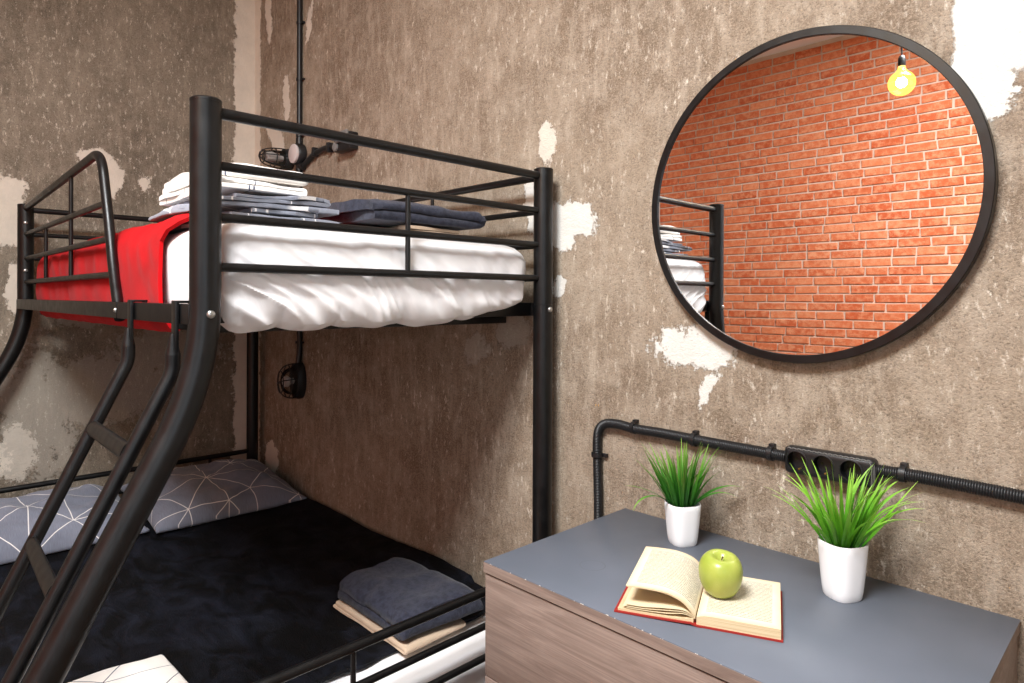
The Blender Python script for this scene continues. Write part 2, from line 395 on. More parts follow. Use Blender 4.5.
def brick_mat(name, island):
    g = G(name); co = g.co(); gp = g.n('ShaderNodeNewGeometry')
    r = gp.outputs['Random Per Island'] if island else g.n('ShaderNodeObjectInfo').outputs['Random']
    pos = gp.outputs['Position']; n = g.noise(pos, 24, 8, .72); f = g.noise(pos, 75, 5, .75); b = g.noise(pos, 2.2, 3)
    col = g.mix(r, S(192, 88, 50), S(220, 130, 88)); col = g.mix(g.rng(n, .44, .62, 0, .8), col, S(232, 162, 122)); col = g.mix(g.rng(f, .56, .68, 0, .55), col, S(160, 68, 40))
    col = g.mix(g.rng(b, .35, .65, 0, .3), col, S(206, 102, 60))
    g.set(color=col, rough=.85, spec=.25, normal=g.bump(g.math('ADD', n, f), .5, .006)); return g.m
M['brick'] = brick_mat('red_brick', False); M['brick_i'] = brick_mat('red_brick_field', True)
M['mortar'] = simple('pale_mortar', S(216, 190, 172), .9, grain=150, gs=.5, var=.12)
def mirror_mat():
    g = G('silvered_glass'); g.set(color=(.93, .93, .93, 1), rough=0.0, metal=1.0); return g.m
M['mirror'] = mirror_mat()
def glass_mat(name, color, rough=0.0, thin=True):
    g = G(name)
    a = g.n('ShaderNodeBsdfTransparent'); a.inputs[0].default_value = color
    b = g.n('ShaderNodeBsdfGlossy'); b.inputs[1].default_value = .05; fr = g.n('ShaderNodeFresnel'); fr.inputs[0].default_value = 1.45
    mx = g.n('ShaderNodeMixShader'); g.l(fr.outputs[0], mx.inputs[0]); g.l(a.outputs[0], mx.inputs[1]); g.l(b.outputs[0], mx.inputs[2]); g.l(mx.outputs[0], g.out.inputs[0]); return g.m
M['glass'] = glass_mat('clear_pane', (.95, .97, .97, 1)); M['lampglass'] = glass_mat('clear_lamp_glass', (.82, .82, .80, 1))

# ------------------------------------------------------------------ the room
T = .12
def holed(axis, plane, t, a0, a1, z0, z1, win):
    """wall slab with one window opening; axis = normal axis"""
    w0, w1, h0, h1 = win; items = []
    for (p0, p1, q0, q1) in ((a0, w0, z0, z1), (w1, a1, z0, z1), (w0, w1, z0, h0), (w0, w1, h1, z1)):
        lo, hi = ((plane, p0, q0), (plane+t, p1, q1)) if axis == 'x' else ((p0, plane, q0), (p1, plane+t, q1))
        items.append(box([min(a, b) for a, b in zip(lo, hi)], [max(a, b) for a, b in zip(lo, hi)]))
    return cat_vf(*items)
struct(link('floor', *box((LX-T, FY-T, -.1), (RX+T, D+T, 0)), M['floorwood'], smooth=False))
struct(link('ceiling', *box((LX-T, FY-T, CEIL), (RX+T, D+T, CEIL+.1)), M['ceiling'], smooth=False))
struct(link('wall_back', *box((LX-T, D, 0), (RX+T, D+T, CEIL)), M['plaster_back'], smooth=False))
struct(link('wall_left', *box((LX-T, FY, 0), (LX, D, CEIL)), M['plaster_left'], smooth=False))
struct(link('wall_right', *holed('x', RX, T, FY, D, 0, CEIL, WIN_R), M['plaster_left'], smooth=False))
wf = struct(link('wall_front', *holed('y', FY-.012, -T, LX, RX, 0, CEIL, WIN_F), M['mortar'], smooth=False))
struct(link('trim_1', *box((LX, FY, 0), (LX+.02, -1.86, CEIL), .003), M['white_paint']))
def window(name, axis, plane, win, sgn):
    a0, a1, z0, z1 = win
    def bx(p0, p1, q0, q1, d0, d1, bev=.004):
        lo, hi = ((plane+d0*sgn, p0, q0), (plane+d1*sgn, p1, q1)) if axis == 'x' else ((p0, plane+d0*sgn, q0), (p1, plane+d1*sgn, q1))
        return box([min(a, b) for a, b in zip(lo, hi)], [max(a, b) for a, b in zip(lo, hi)], bev)
    o = bpy.data.objects.new(name, None); C.objects.link(o); struct(o); b = ((plane, (a0+a1)/2, z0) if axis == 'x' else ((a0+a1)/2, plane, z0)); o.location = b; BASE[o.name] = b
    fr = cat_vf(bx(a0, a0+.07, z0, z1, -.09, -.03), bx(a1-.07, a1, z0, z1, -.09, -.03), bx(a0+.07, a1-.07, z0, z0+.07, -.09, -.03), bx(a0+.07, a1-.07, z1-.07, z1, -.09, -.03), bx((a0+a1)/2-.035, (a0+a1)/2+.035, z0+.07, z1-.07, -.09, -.03))
    part('window_frame', fr, M['white_paint'], o); part('window_sill', bx(a0-.05, a1+.05, z0-.035, z0, -.03, .09), M['white_paint'], o)
    for p0, p1 in ((a0+.07, (a0+a1)/2-.035), ((a0+a1)/2+.035, a1-.07)): part('pane', bx(p0, p1, z0+.07, z1-.07, -.065, -.057, 0), M['glass'], o, smooth=False)
window('added_window_1', 'x', RX, WIN_R, -1); window('added_window_2', 'y', FY, WIN_F, 1)  # both windows are added to go with the daylight lamps

# bricks: each course a row of bricks of uneven length
CH = .0655; bricks = []
for r in range(int(CEIL/CH)):
    x = LX+.002-random.random()*.1-(.1 if r % 2 else 0); z = r*CH+.005
    while x < RX:
        L = random.choice((.15, .175, .19, .20, .205, .21, .22, .23)) ; a, b = max(x, LX+.022), min(x+L-.014, RX-.003); x += L
        if b-a < .03: continue
        segs = [(a, b)]
        if z+.055 > WIN_F[2]-.04 and z < WIN_F[3]+.001:
            segs = [(a, min(b, WIN_F[0]-.006)), (max(a, WIN_F[1]+.006), b)]
        for s0, s1 in segs:
            if s1-s0 > .03: bricks.append((s0, s1, z, z+CH-.0125+random.uniform(-.002, .001)))
# the bricks that show largest in the mirror stay single
def mirror_pixel(x, z):
    p = Vector((x, 2*D-FY, z-CZ)); d = p.dot(Fv); return 512+654.2*p.dot(Rv)/d, 299-654.2*p.dot(Uv)/d
def score(b):
    u, v = mirror_pixel((b[0]+b[1])/2, b[2]); return ((u-824)/172)**2+((v-194)/170)**2-(u-824)*.0012
bricks.sort(key=score)
def brick_shape(k):
    rr = random.Random(k); j = lambda s: rr.uniform(-s, s); V = []
    for (yy, ins) in ((-.5, 0), (.35, 0), (.5, .5)):
        for (sx, sz) in ((-1, -1), (1, -1), (1, 1), (-1, 1)):
            V.append((sx*(.5-ins*.04)+j(.018), yy+j(.10 if yy > .2 else 0), sz*(.5-ins*.11)+j(.06 if ins else .04)))
    Fs = [(8, 9, 10, 11)]
    for a, b in ((0, 4), (4, 8)):
        for k2 in range(4): Fs.append((a+k2, a+(k2+1) % 4, b+(k2+1) % 4, b+k2))
    return V, [f[::-1] for f in Fs]
BM = []
for k in range(8):
    V, Fs = brick_shape(k); me = bpy.data.meshes.new('brick'); me.from_pydata(V, [], Fs); me.materials.append(M['brick']); BM.append((me, V, Fs))
items = []
for i, (x0, x1, z0, z1) in enumerate(bricks):
    dep = .011+random.uniform(-.002, .002); loc = ((x0+x1)/2, FY-.012+dep/2-.002, (z0+z1)/2); sc = (x1-x0, dep, z1-z0); k = random.randrange(8)
    if i < 300:
        o = bpy.data.objects.new('brick', BM[k][0]); C.objects.link(o); o.parent = wf; o.location = loc; o.scale = sc; o.rotation_euler = (0, random.uniform(-.006, .006), 0)
    else: items.append(([(p[0]*sc[0]+loc[0], p[1]*sc[1]+loc[1], p[2]*sc[2]+loc[2]) for p in BM[k][1]], BM[k][2]))
bf = link('brick_field', *cat_vf(*items), M['brick_i'], smooth=False); bf.parent = wf; bf['kind'] = 'stuff'

# ------------------------------------------------------------------ bunk bed
bed = thing('bunk_bed', 'black tubular metal bunk bed with slanted front legs and ladder', 'bunk bed', ((NX+HX)/2, (0.04+BY)/2, 0))
PR = .0275; ZT = CZ+.3625
ZR = (CZ+.3442, CZ+.2456, CZ+.1488, CZ+.0551); ZL = (.502, .412, .330)
def P(name, vf, parent=None, mat='metal', **k): return part(name, vf, M[mat], parent or bed, root=bed, **k)
def bolt_at(p, d, parent, r=.0075):
    p, d = np.array(p, float), np.array(d, float)
    P('bolt', tube([p-d*.004, p+d*.002, p+d*.0045, p+d*.0055], [r, r, r*.75, r*.25], 14), parent, 'bolt')
FRONT_Y0 = .055
for X in (NX, HX):
    path = fillet([(X, NY, ZT), (X, NY, 1.125), (X, FRONT_Y0, .385), (X, FRONT_Y0, 0)], [.14, .12], 12)
    p = P('post', tube(path, PR, 24, up=(1, 0, 0)))
    P('end_cap', lathe([(PR+.0006, ZT-.003), (PR+.0006, ZT+.001), (PR-.003, ZT+.004), (PR*.4, ZT+.0045)], 24, (X, NY, 0)), p)
    bolt_at((X+PR, NY, 1.237), (1, 0, 0), p)
    if X == HX:
        for zz in (1.56, 1.37): bolt_at((X+PR, NY-.004, zz), (1, 0, 0), p)
    p = P('post', tube([(X, BY, ZT), (X, BY, 1.252), (X, BY, 1.2515), (X, BY, 1.250), (X, BY, 1.2495), (X, BY, 0)], [PR, PR, PR-.0008, PR-.0008, PR, PR], 24))
    P('end_cap', lathe([(PR+.0006, ZT-.003), (PR+.0006, ZT+.001), (PR-.003, ZT+.004), (PR*.4, ZT+.0045)], 24, (X, BY, 0)), p)
    bolt_at((X+PR, BY, 1.237), (1, 0, 0), p)
    # end rails of the upper bunk
    for i, z in enumerate(ZR): P('end_rail', cyl((X, NY+PR*.8, z), (X, BY-PR*.8, z), .0112 if i == 0 else .0088))
    P('spindle', cyl((X, .898, ZR[1]), (X, .898, ZR[3]), .0062, 12))
    # end rails of the lower bunk
    for i, z in enumerate(ZL): P('end_rail', cyl((X, FRONT_Y0+PR*.8, z), (X, BY-PR*.8, z), .0112 if i == 0 else .0088))
    for yy in (.35, .757, 1.16): P('spindle', cyl((X, yy, ZL[0]), (X, yy, ZL[1]), .0062, 12))
    s = -1 if X == NX else 1
    P('end_beam', box((min(X+s*.040, X+s*.055), NY, 1.2176), (max(X+s*.040, X+s*.055), BY, 1.2559), .002))
    P('end_beam', box((min(X+s*.0, X+s*.015), FRONT_Y0, .19), (max(X+s*.0, X+s*.015), BY, .228), .002))
# side beams
sb = P('side_beam', box((HX, NY-.030, 1.2176), (NX, NY-.012, 1.2559), .0025)); bolt_at((-1.758, NY-.030, 1.237), (0, -1, 0), sb, .006)
P('joint_plate', box((-1.753, NY-.0312, 1.2180), (-1.750, NY-.0290, 1.2555), .0003), sb)
P('side_beam', box((HX, BY-.009, 1.2176), (NX, BY+.009, 1.2559), .0025))
P('side_beam', box((HX, FRONT_Y0-.009, .19), (NX, FRONT_Y0+.009, .228), .0025)); P('side_beam', box((HX, BY-.009, .19), (NX, BY+.009, .228), .0025))
# back guard of the upper bunk, along the wall
for i, z in enumerate(ZR): P('guard_rail', cyl((HX+PR*.8, BY, z), (NX-PR*.8, BY, z), .0112 if i == 0 else .0088))
for xx in (-2.87, -2.37, -1.78): P('spindle', cyl((xx, BY, ZR[0]), (xx, BY, ZR[3]), .0062, 12))
# arched front guard
arch = fillet([(HX+PR*.7, NY, ZR[0]+.006), (-2.040, NY, 1.662), (-1.945, NY, 1.436), (-1.895, NY-.004, 1.338), (-1.80, NY-.012, 1.215)], [.075, .06, .06], 12)
P('guard_rail', tube(arch, .0122, 18))
for z, xe in ((ZR[1], -1.978), (ZR[2], -1.938), (ZR[3], -1.888)): P('guard_rail', cyl((HX+PR*.8, NY, z), (xe, NY, z), .0088))
P('spindle', cyl((-2.41, NY, 1.646), (-2.41, NY, ZR[3]), .0062, 12)); P('spindle', cyl((-2.816, NY, ZR[1]), (-2.816, NY, ZR[3]), .0062, 12))
# slats under both mattresses
for i in range(11):
    xx = HX+.12+i*.172
    P('slat', box((xx-.02, NY+.03, 1.195), (xx+.02, BY-.03, 1.2176), .003)); P('slat', box((xx-.02, FRONT_Y0, .168), (xx+.02, BY-.03, .19), .003))
# ladder
LA = []
for lx, (y1, z1, y2, z2) in ((-1.617, (.398, 1.118, .186, .671)), (-1.321, (.391, 1.114, .159, .645))):
    sl = (y1-y2)/(z1-z2); yb = y2-sl*(z2-.03)
    path = fillet([(lx, NY-.039, 1.200), (lx, NY-.039, 1.19), (lx, NY-.039, 1.175), (lx, NY-.039, 1.16), (lx, NY-.039, 1.128), (lx, yb, .03)], [.001, .001, .001, .05], 10)
    lr = P('ladder_rail', tube(path, [.005 if p[2] > 1.195 else min(.0135, .006+(1.198-p[2])*.20) for p in path], 18, up=(1, 0, 0)))
    hook = cat_vf(box((lx-.012, NY-.0385, 1.165), (lx+.012, NY-.0315, 1.262), .0015), box((lx-.013, NY-.0365, 1.257), (lx+.013, NY-.004, 1.262), .0015), box((lx-.013, NY-.009, 1.235), (lx+.013, NY-.005, 1.2595), .0012))
    P('hook', hook, lr); P('foot_cap', cyl((lx, yb-.0, .0), (lx, yb, .035), .0155), lr)
    LA.append((lx, y2, z2, sl))
for za in (.992, .773, .555, .337):
    e = []
    for lx, y2, z2, sl in LA: e.append((lx, y2+sl*(za-z2)-.004, za))
    P('ladder_step', tube([e[0], e[1]], .0075, 18, oval=2.1, up=(0, .45, .9)))

# ------------------------------------------------------------------ bedding helpers
def folded(name, x0, x1, y0, y1, z0, layers, pitch, mat, label, cat_, axis='x', uvoff=(0, 0), seed=0, th=.86, rough=.0015, slope=0.0, rot=0.0, sag=.004, group=None, mess=.25):
    """cloth folded to and fro: serpentine section with round folds, drawn out along one axis"""
    R = random.Random(seed); a0, a1, e0, e1 = (y0, y1, x0, x1) if axis == 'x' else (x0, x1, y0, y1)
    path = []; n = 26
    for k in range(layers):
        z = pitch*(k+.5); i0 = pitch*.5+R.uniform(0, mess)*.04; i1 = pitch*.5+R.uniform(0, mess)*.04
        ks = np.linspace(a0+i0, a1-i1, n); ks = ks if k % 2 == 0 else ks[::-1]
        for u in ks: path.append((u, z))
        if k < layers-1:
            side = 1 if k % 2 == 0 else -1; u = ks[-1]
            for t in np.linspace(-math.pi/2, math.pi/2, 9)[1:-1]: path.append((u+side*math.cos(t)*pitch*.5, pitch*(k+1)+math.sin(t)*pitch*.5))
    Pp = np.array(path); Tn = np.gradient(Pp, axis=0); Tn /= np.linalg.norm(Tn, axis=1)[:, None]; Nn = np.stack([-Tn[:, 1], Tn[:, 0]], 1)
    s = np.concatenate([[0], np.cumsum(np.linalg.norm(np.diff(Pp, axis=0), axis=1))]); h = pitch*th/2; ne = 22
    ev = np.concatenate([[e0+.0], np.linspace(e0+.004, e1-.004, ne), [e1]]); A = np.zeros((len(ev), len(Pp), 3)); B = np.zeros_like(A); UVA = np.zeros((len(ev), len(Pp), 2))
    mid = (a0+a1)/2; tot = layers*pitch
    for i, e in enumerate(ev):
        hh = h*(.72 if i in (0, len(ev)-1) else 1)
        for j in range(len(Pp)):
            for X, sg in ((A, 1), (B, -1)):
                u, z = Pp[j]+Nn[j]*hh*sg; f = z/tot
                du = fbm(e*5+seed, j*.09, seed, 2)*mess*.018
                dz = (fbm(e*6+seed*3, u*6, z*20, 2)*rough*2.2+nz(e*25, u*25, seed)*rough*.6)*f - sag*f*(abs(2*(e-e0)/(e1-e0)-1)**6+abs(2*(u-mid)/(a1-a0))**6) + slope*(u-mid)*f
                de = fbm(u*6+seed*5, round(z/pitch-.5)*3.1, seed, 2)*.012*mess*(1 if i > len(ev)/2 else -1 if i < len(ev)/2-1 else 0)
                p = (e+de, u+du, z0+max(z+dz, .0005)); X[i, j] = p if axis == 'x' else (p[1], p[0], p[2])
            UVA[i, j] = (e+uvoff[0], s[j]+uvoff[1])
    if rot:
        c0 = np.array(((x0+x1)/2, (y0+y1)/2)); cs, sn = math.cos(rot), math.sin(rot)
        for X in (A, B):
            d = X[..., :2]-c0; X[..., 0] = c0[0]+d[..., 0]*cs-d[..., 1]*sn; X[..., 1] = c0[1]+d[..., 0]*sn+d[..., 1]*cs
    vf = shell(A, B); uv = np.concatenate([UVA.reshape(-1, 2)]*2)
    return solo(name, vf, M[mat], label, cat_, group, uv=uv, angle=1.2)

# ------------------------------------------------------------------ upper mattress, blanket, linen, towels
MZ0, MZ1 = 1.219, 1.419; ME = NX-.020
def mat_disp(p, n, q):
    x, y, z = p; d = np.zeros(3)
    endf = max(0, min(1, (x-(ME-.10))/.08)); fr = max(0, min(1, ((NY+.12)-y)/.1)); low = max(0, (MZ1-.02-z)/(MZ1-MZ0))
    if n[0] > .3:
        a = fbm((y*1.0+z*.75)*22, (z-y*.55)*4.0, 3.1, 3); b = abs(nz((y+z*.9)*15, (z-y)*2.5, 9.0)); k = max(0, (y-1.08)/.3)
        pl = math.sin(y*95+nz(y*8, z*3)*2.2)*.0028*min(k, 1)*(.4+low)
        r1 = 1.1-math.hypot(nz((y+z*1.3)*13+nz(y*4, z*4, 2)*1.2, (z*.8-y)*2.2, 4.4), .1); r2 = 1.15-math.hypot(nz((y+z*1.0)*25+nz(y*6, z*6, 1), (z-y)*4.0, 8.8), .15)
        d[0] += (a*.004+(r1**3-.5)*.012+(r2**3-.5)*.006)*(.25+low*1.1)*(1-.45*min(k, 1))+pl+.006*math.sin(math.pi*min(1, max(0, low)))
    if n[1] < -.3: d[1] += fbm(x*14+z*6, z*7, 1.2, 2)*.005-.004
    # loose hem sagging over the end beam, drawn up at the far corner
    if z < MZ0+.05 and endf > 0:
        f = (1-(z-MZ0)/.05)*endf; k = max(0, min(1, (y-.95)/.38)); sc = abs(math.sin(y*21+nz(y*9, 1.)*2.4))
        d[2] += f*(-.018-.012*sc*(1-k)+.060*k*k); d[0] += f*.006*sc
    if y > BY-.13 and n[1] > 0 and endf > 0: d[1] -= .03*low*endf
    if y > BY-.14 and n[2] > 0: d[2] -= .022*((y-(BY-.14))/.12)**2
    d[2] += nz(x*5, y*5, 7)*.002
    return d
mt = softbox((HX+.042, NY+.034, MZ0), (ME, BY-.022, MZ1), .046, (60, 260, 60), mat_disp)
solo('mattress', mt, M['sheet'], 'single mattress in a crumpled white sheet on the upper bunk', 'mattress')
# red fleece hanging over the front edge
n1, n2 = 90, 44; Pg = np.zeros((n1, n2, 3)); Qg = np.zeros_like(Pg)
sec = fillet([(1.00, MZ1+.008), (NY+.030, MZ1+.012), (NY+.022, MZ0-.012), (NY+.10, MZ0-.032)], [.07, .03], 10)
seclen = np.concatenate([[0], np.cumsum([np.linalg.norm(sec[i+1]-sec[i]) for i in range(len(sec)-1)])]); tt = np.linspace(0, seclen[-1]*.93, n2)
secr = np.stack([np.interp(tt, seclen, [p[0] for p in sec]), np.interp(tt, seclen, [p[1] for p in sec])], 1)
stn = np.gradient(secr, axis=0); stn /= np.linalg.norm(stn, axis=1)[:, None]; sn = np.stack([stn[:, 1], -stn[:, 0]], 1)
for i in range(n1):
    f = i/(n1-1)
    for j in range(n2):
        g = j/(n2-1); low = max(0, min(1, (MZ1-secr[j, 1])/.2))
        xr = -1.585+.045*low+.10*max(0, 1-low/.22)**1.5+nz(g*9, 3.3)*.006; xl = -3.06+nz(g*8, 1.1)*.012+.02*low
        x = xl+(xr-xl)*f
        up = (.009*math.exp(-((x+1.62)/.22)**2)+.010*math.exp(-((x+2.1)/.4)**2))*max(0, 1-low*1.4)
        w_ = fbm(x*7+secr[j, 1]*8, g*4, 2.2, 3)*.006+abs(nz(x*11+secr[j, 1]*9, g*5, 5))*.008+.003
        w_ = .006+w_*(1 if secr[j, 1] > MZ0+.02 else .35); thk = .008
        for X, s_ in ((Pg, thk), (Qg, 0)):
            yy, zz = secr[j]-sn[j]*(-1)*(w_+s_)*(1); X[i, j] = (x, secr[j, 0]+sn[j, 0]*(w_+s_), secr[j, 1]+sn[j, 1]*(w_+s_)+up)
cy = secr[:, 0]
solo('red_blanket', shell(Pg, Qg), M['red'], 'bright red fleece blanket hung over the front of the upper mattress', 'blanket')
ZS = MZ1+.004
stk = 'folded bed linen stacked on the upper mattress'
folded('folded_linen', -1.80, -1.345, .490, .785, ZS, 2, .0110, 'linen_grey', 'grey printed linen, lowest of the folded stack on the upper mattress', 'bed linen', uvoff=(.1, .2), seed=1, group=stk, mess=.8, rough=.002)
folded('folded_linen', -1.785, -1.350, .494, .775, ZS+.023, 4, .0112, 'linen_grey', 'grey printed linen rumpled at its end, second from the bottom of the folded stack', 'bed linen', uvoff=(.4, .05), seed=2, group=stk, mess=1.5, rough=.005)
folded('folded_linen', -1.775, -1.375, .50, .715, ZS+.0715, 2, .0120, 'linen_white', 'white linen with dark lines, just under the topmost one of the folded stack', 'bed linen', uvoff=(.22, .0), seed=3, group=stk, mess=.5, rough=.003, th=.95)
folded('folded_linen', -1.755, -1.385, .502, .705, ZS+.0975, 2, .0165, 'linen_white', 'white linen with dark lines on top of the folded stack, upper mattress', 'bed linen', uvoff=(.05, .33), seed=4, slope=.02, group=stk, mess=.3, rough=.004, th=.97)
tw = 'folded towels'
folded('folded_towel', -1.64, -1.385, .955, 1.20, ZS, 3, .0125, 'towel_beige', 'beige folded towel under the slate-blue one on the upper mattress', 'towel', seed=5, group=tw, mess=.9)
folded('folded_towel', -1.66, -1.378, .835, 1.255, ZS+.039, 2, .028, 'towel_dark', 'slate-blue folded towel on the upper mattress, lying on a beige one', 'towel', seed=6, group=tw, mess=.9, sag=.014, rough=.006, th=.94)

# ------------------------------------------------------------------ lower mattress and its bedding
LZ0, LZ1 = .1915, .328
def low_disp(p, n, q):
    x, y, z = p; d = np.zeros(3)
    if n[0] > .3: d[0] += fbm(y*9+z*14, z*10, 4, 3)*.006
    if n[2] > .3: d[2] += fbm(x*6, y*6, 8, 3)*.004+(math.sin((x+1.31)*60+nz(y*5, x*9)*3)*.002 if x > -1.5 else 0)
    return d
solo('mattress', softbox((HX+.04, FRONT_Y0+.035, LZ0), (NX-.018, BY+.026, LZ1), .045, (60, 50, 12), low_disp), M['sheet'], 'wide mattress in white sheet on the lower bunk', 'mattress')
n1, n2 = 110, 84; Pg = np.zeros((n1, n2, 3)); Qg = np.zeros_like(Pg)
for i in range(n1):
    for j in range(n2):
        f, g = i/(n1-1), j/(n2-1); yy = FRONT_Y0+.0+(BY+.035-FRONT_Y0)*g
        xe = -1.44+.025*nz(g*5, 2.)+.012*nz(g*14, 4.) - .05*max(0, .45-g)
        x = -3.13+(xe+3.13)*f
        wr = fbm(x*3.5, yy*3.5, 3, 4)*.014+abs(nz(x*4+yy*3, yy*9, 6))*.014
        for (r0, r1, r2, r3) in ((-1.80, -1.34, .96, 1.26), (-1.83, -1.41, .16, .55), (-3.25, -2.70, 0, 1.4)):
            dd = math.hypot(max(r0-x, 0, x-r1), max(r2-yy, 0, yy-r3)); wr *= min(1, dd/.10)
        z = LZ1+.006+max(wr, -.002)+.030*max(0, (-2.45-x)/.7)+(.012*max(0, (yy-1.25)/.12) if x < -1.6 else 0)
        dr = max(0, (.10-yy)/.05); z -= .035*dr**2
        Pg[i, j] = (x, yy, z+.010); Qg[i, j] = (x, yy, z)
solo('black_blanket', shell(Pg, Qg), M['velvet'], 'black plush blanket spread over the lower mattress', 'blanket')
def blanket_top(x, y): return LZ1+.018+.030*max(0, (-2.45-x)/.7)+.012*max(0, (y-1.25)/.12)
def pillow(label, x0, x1, y0, y1, zb, lift, seed, uvoff, thick=.135):
    nu, nv = 56, 60; A = np.zeros((nu, nv, 3)); B = np.zeros_like(A); UV = np.zeros((nu, nv, 2))
    for i in range(nu):
        for j in range(nv):
            u, v = 2*i/(nu-1)-1, 2*j/(nv-1)-1; pu, pv = abs(u)**2.6, abs(v)**2.6
            fu = (max(0, 1-pu))**.55; fv = (max(0, 1-pv))**.55; h = thick*fu*fv
            pin = 1-.055*(1-abs(v)**2)*abs(u)**3; pin2 = 1-.05*(1-abs(u)**2)*abs(v)**3
            x = (x0+x1)/2+(x1-x0)/2*u*pin; y = (y0+y1)/2+(y1-y0)/2*v*pin2
            wr = fbm(x*7+seed, y*7, seed, 3)*.014*(.3+fu*fv)+abs(nz(x*13+y*7, y*5, seed))*.010*min(1, fu*fv*2)
            b = blanket_top(x, y)+.003
            tilt = lift*max(0, ((x1-x)/(x1-x0)))**1.6
            base = zb+tilt
            A[i, j] = (x, y, max(base+h*.72+wr+.012, b+.006)); B[i, j] = (x, y, max(base-h*.28, b)); UV[i, j] = (y+uvoff[0], x+uvoff[1])
    UV[..., 1] = uvoff[1]+np.concatenate([np.zeros((1, nv)), np.cumsum(np.linalg.norm(np.diff(A, axis=0), axis=2), axis=0)]); UV[..., 0] = uvoff[0]+np.concatenate([np.zeros((nu, 1)), np.cumsum(np.linalg.norm(np.diff(A, axis=1), axis=2), axis=1)], 1)[nu//2][None, :]
    solo('pillow', shell(A, B), M['print_grey_p'], label, 'pillow', 'grey printed pillows at the head of the lower bunk', uv=np.concatenate([UV.reshape(-1, 2)]*2), angle=2.5)
M['print_grey_p'] = printed('grey_pillow_cotton_white_lines', S(126, 130, 144), S(112, 116, 130), S(236, 232, 230), tile=.46, width=.0018)
pillow('grey pillow with white line print, farther from the plaster wall, behind the ladder', -3.215, -2.755, .09, .762, .368, .055, 3, (.05, .1))
pillow('grey pillow with white line print lying against the plaster wall', -3.215, -2.71, .774, 1.385, .370, .06, 8, (.55, .32))
folded('folded_towel', -1.775, -1.385, .985, 1.190, .3455, 2, .0125, 'towel_beige', 'beige folded towel under the slate-blue one on the black blanket', 'towel', axis='y', seed=11, group=tw, mess=.5)
folded('folded_towel', -1.775, -1.382, .990, 1.245, .3725, 2, .036, 'towel_dark', 'slate-blue folded towel lying on a beige one on the black blanket', 'towel', axis='y', seed=12, group=tw, mess=.8, sag=.020, rough=.007, th=.95)
folded('folded_linen', -1.80, -1.44, .19, .525, .3455, 3, .011, 'print_white', 'white linen with dark lines folded on the black blanket of the lower bunk', 'bed linen', axis='y', seed=13, uvoff=(.1, .0), mess=.5)

# ------------------------------------------------------------------ chest of drawers
DX0, DX1, DYF, DYB, DZ = -1.0197, -0.1897, 0.9189, D-.004, CZ-.5537
dr = thing('chest_of_drawers', 'grey-brown wood chest of drawers with slate grey top under the mirror', 'chest of drawers', (DX0, DYF, 0))
dp = lambda n, vf, m, parent=None, **k: part(n, vf, M[m], parent or dr, root=dr, **k)
tp = dp('top', box((DX0, DYF+.0008, DZ-.0215), (DX1-.0008, DYB, DZ), .0004, 1), 'wood')
# thin laminate sheet on top, its own origin at the front edge so that the wear follows the edge
lam = link('top_laminate', *box((DX0, DYF, DZ-.0006), (DX1, DYB, DZ+.0006), .0002, 1), M['top'], base=(DX0, DYF, DZ)); lam.parent = tp; lam.location = (0, 0, DZ)
dp('edge_band', box((DX0+.0005, DYF-.0006, DZ-.0215), (DX1-.0005, DYF+.0015, DZ-.0008), .0003, 1), 'wood', tp)
dp('side_panel', box((DX0+.004, DYF+.022, .03), (DX0+.022, DYB-.001, DZ-.022), .001), 'wood'); dp('side_panel', box((DX1-.022, DYF+.004, .03), (DX1-.004, DYB-.001, DZ-.022), .001), 'wood')
dp('back_panel', box((DX0+.022, DYB-.008, .06), (DX1-.022, DYB-.002, DZ-.022), .0005), 'wood'); dp('plinth', box((DX0+.022, DYF+.04, 0), (DX1-.022, DYF+.056, .06), .001), 'wood')
for xx in (DX0+.004, DX1-.022): dp('foot', box((xx, DYF+.03, 0), (xx+.018, DYB-.02, .03), .001), 'plastic_black')
zt = DZ-.0255
for k in range(3):
    zb = zt-.2115; d = dp('drawer', box((DX0+.0025, DYF+.003, zb), (DX1-.005, DYF+.020, zt), .0012), 'wood'); zt = zb-.0035
    dp('drawer_box', cat_vf(box((DX0+.035, DYF+.020, zb+.02), (DX0+.047, DYB-.05, zb+.16)), box((DX1-.047, DYF+.020, zb+.02), (DX1-.035, DYB-.05, zb+.16)), box((DX0+.047, DYF+.020, zb+.02), (DX1-.047, DYB-.05, zb+.028))), 'white_paint', d, smooth=False)

# ------------------------------------------------------------------ mirror
MX, MZc, MR = -.5759, CZ+.2148, .3513
mi = thing('round_mirror', 'large round wall mirror in a thin black frame above the chest', 'mirror', (MX, D, MZc-MR))
fw = .0175
part('frame', lathe([(MR-fw, .002), (MR-.002, .002), (MR, .005), (MR, .026), (MR-.0015, .028), (MR-fw+.001, .028), (MR-fw, .027), (MR-fw, .002)], 160, (MX, D, MZc), 'y', close=False), M['metal'], mi, angle=.6)
part('glass', lathe([(MR-fw+.001, .006), (MR-fw+.001, .0235)], 160, (MX, D, MZc), 'y'), M['mirror'], mi, smooth=False)

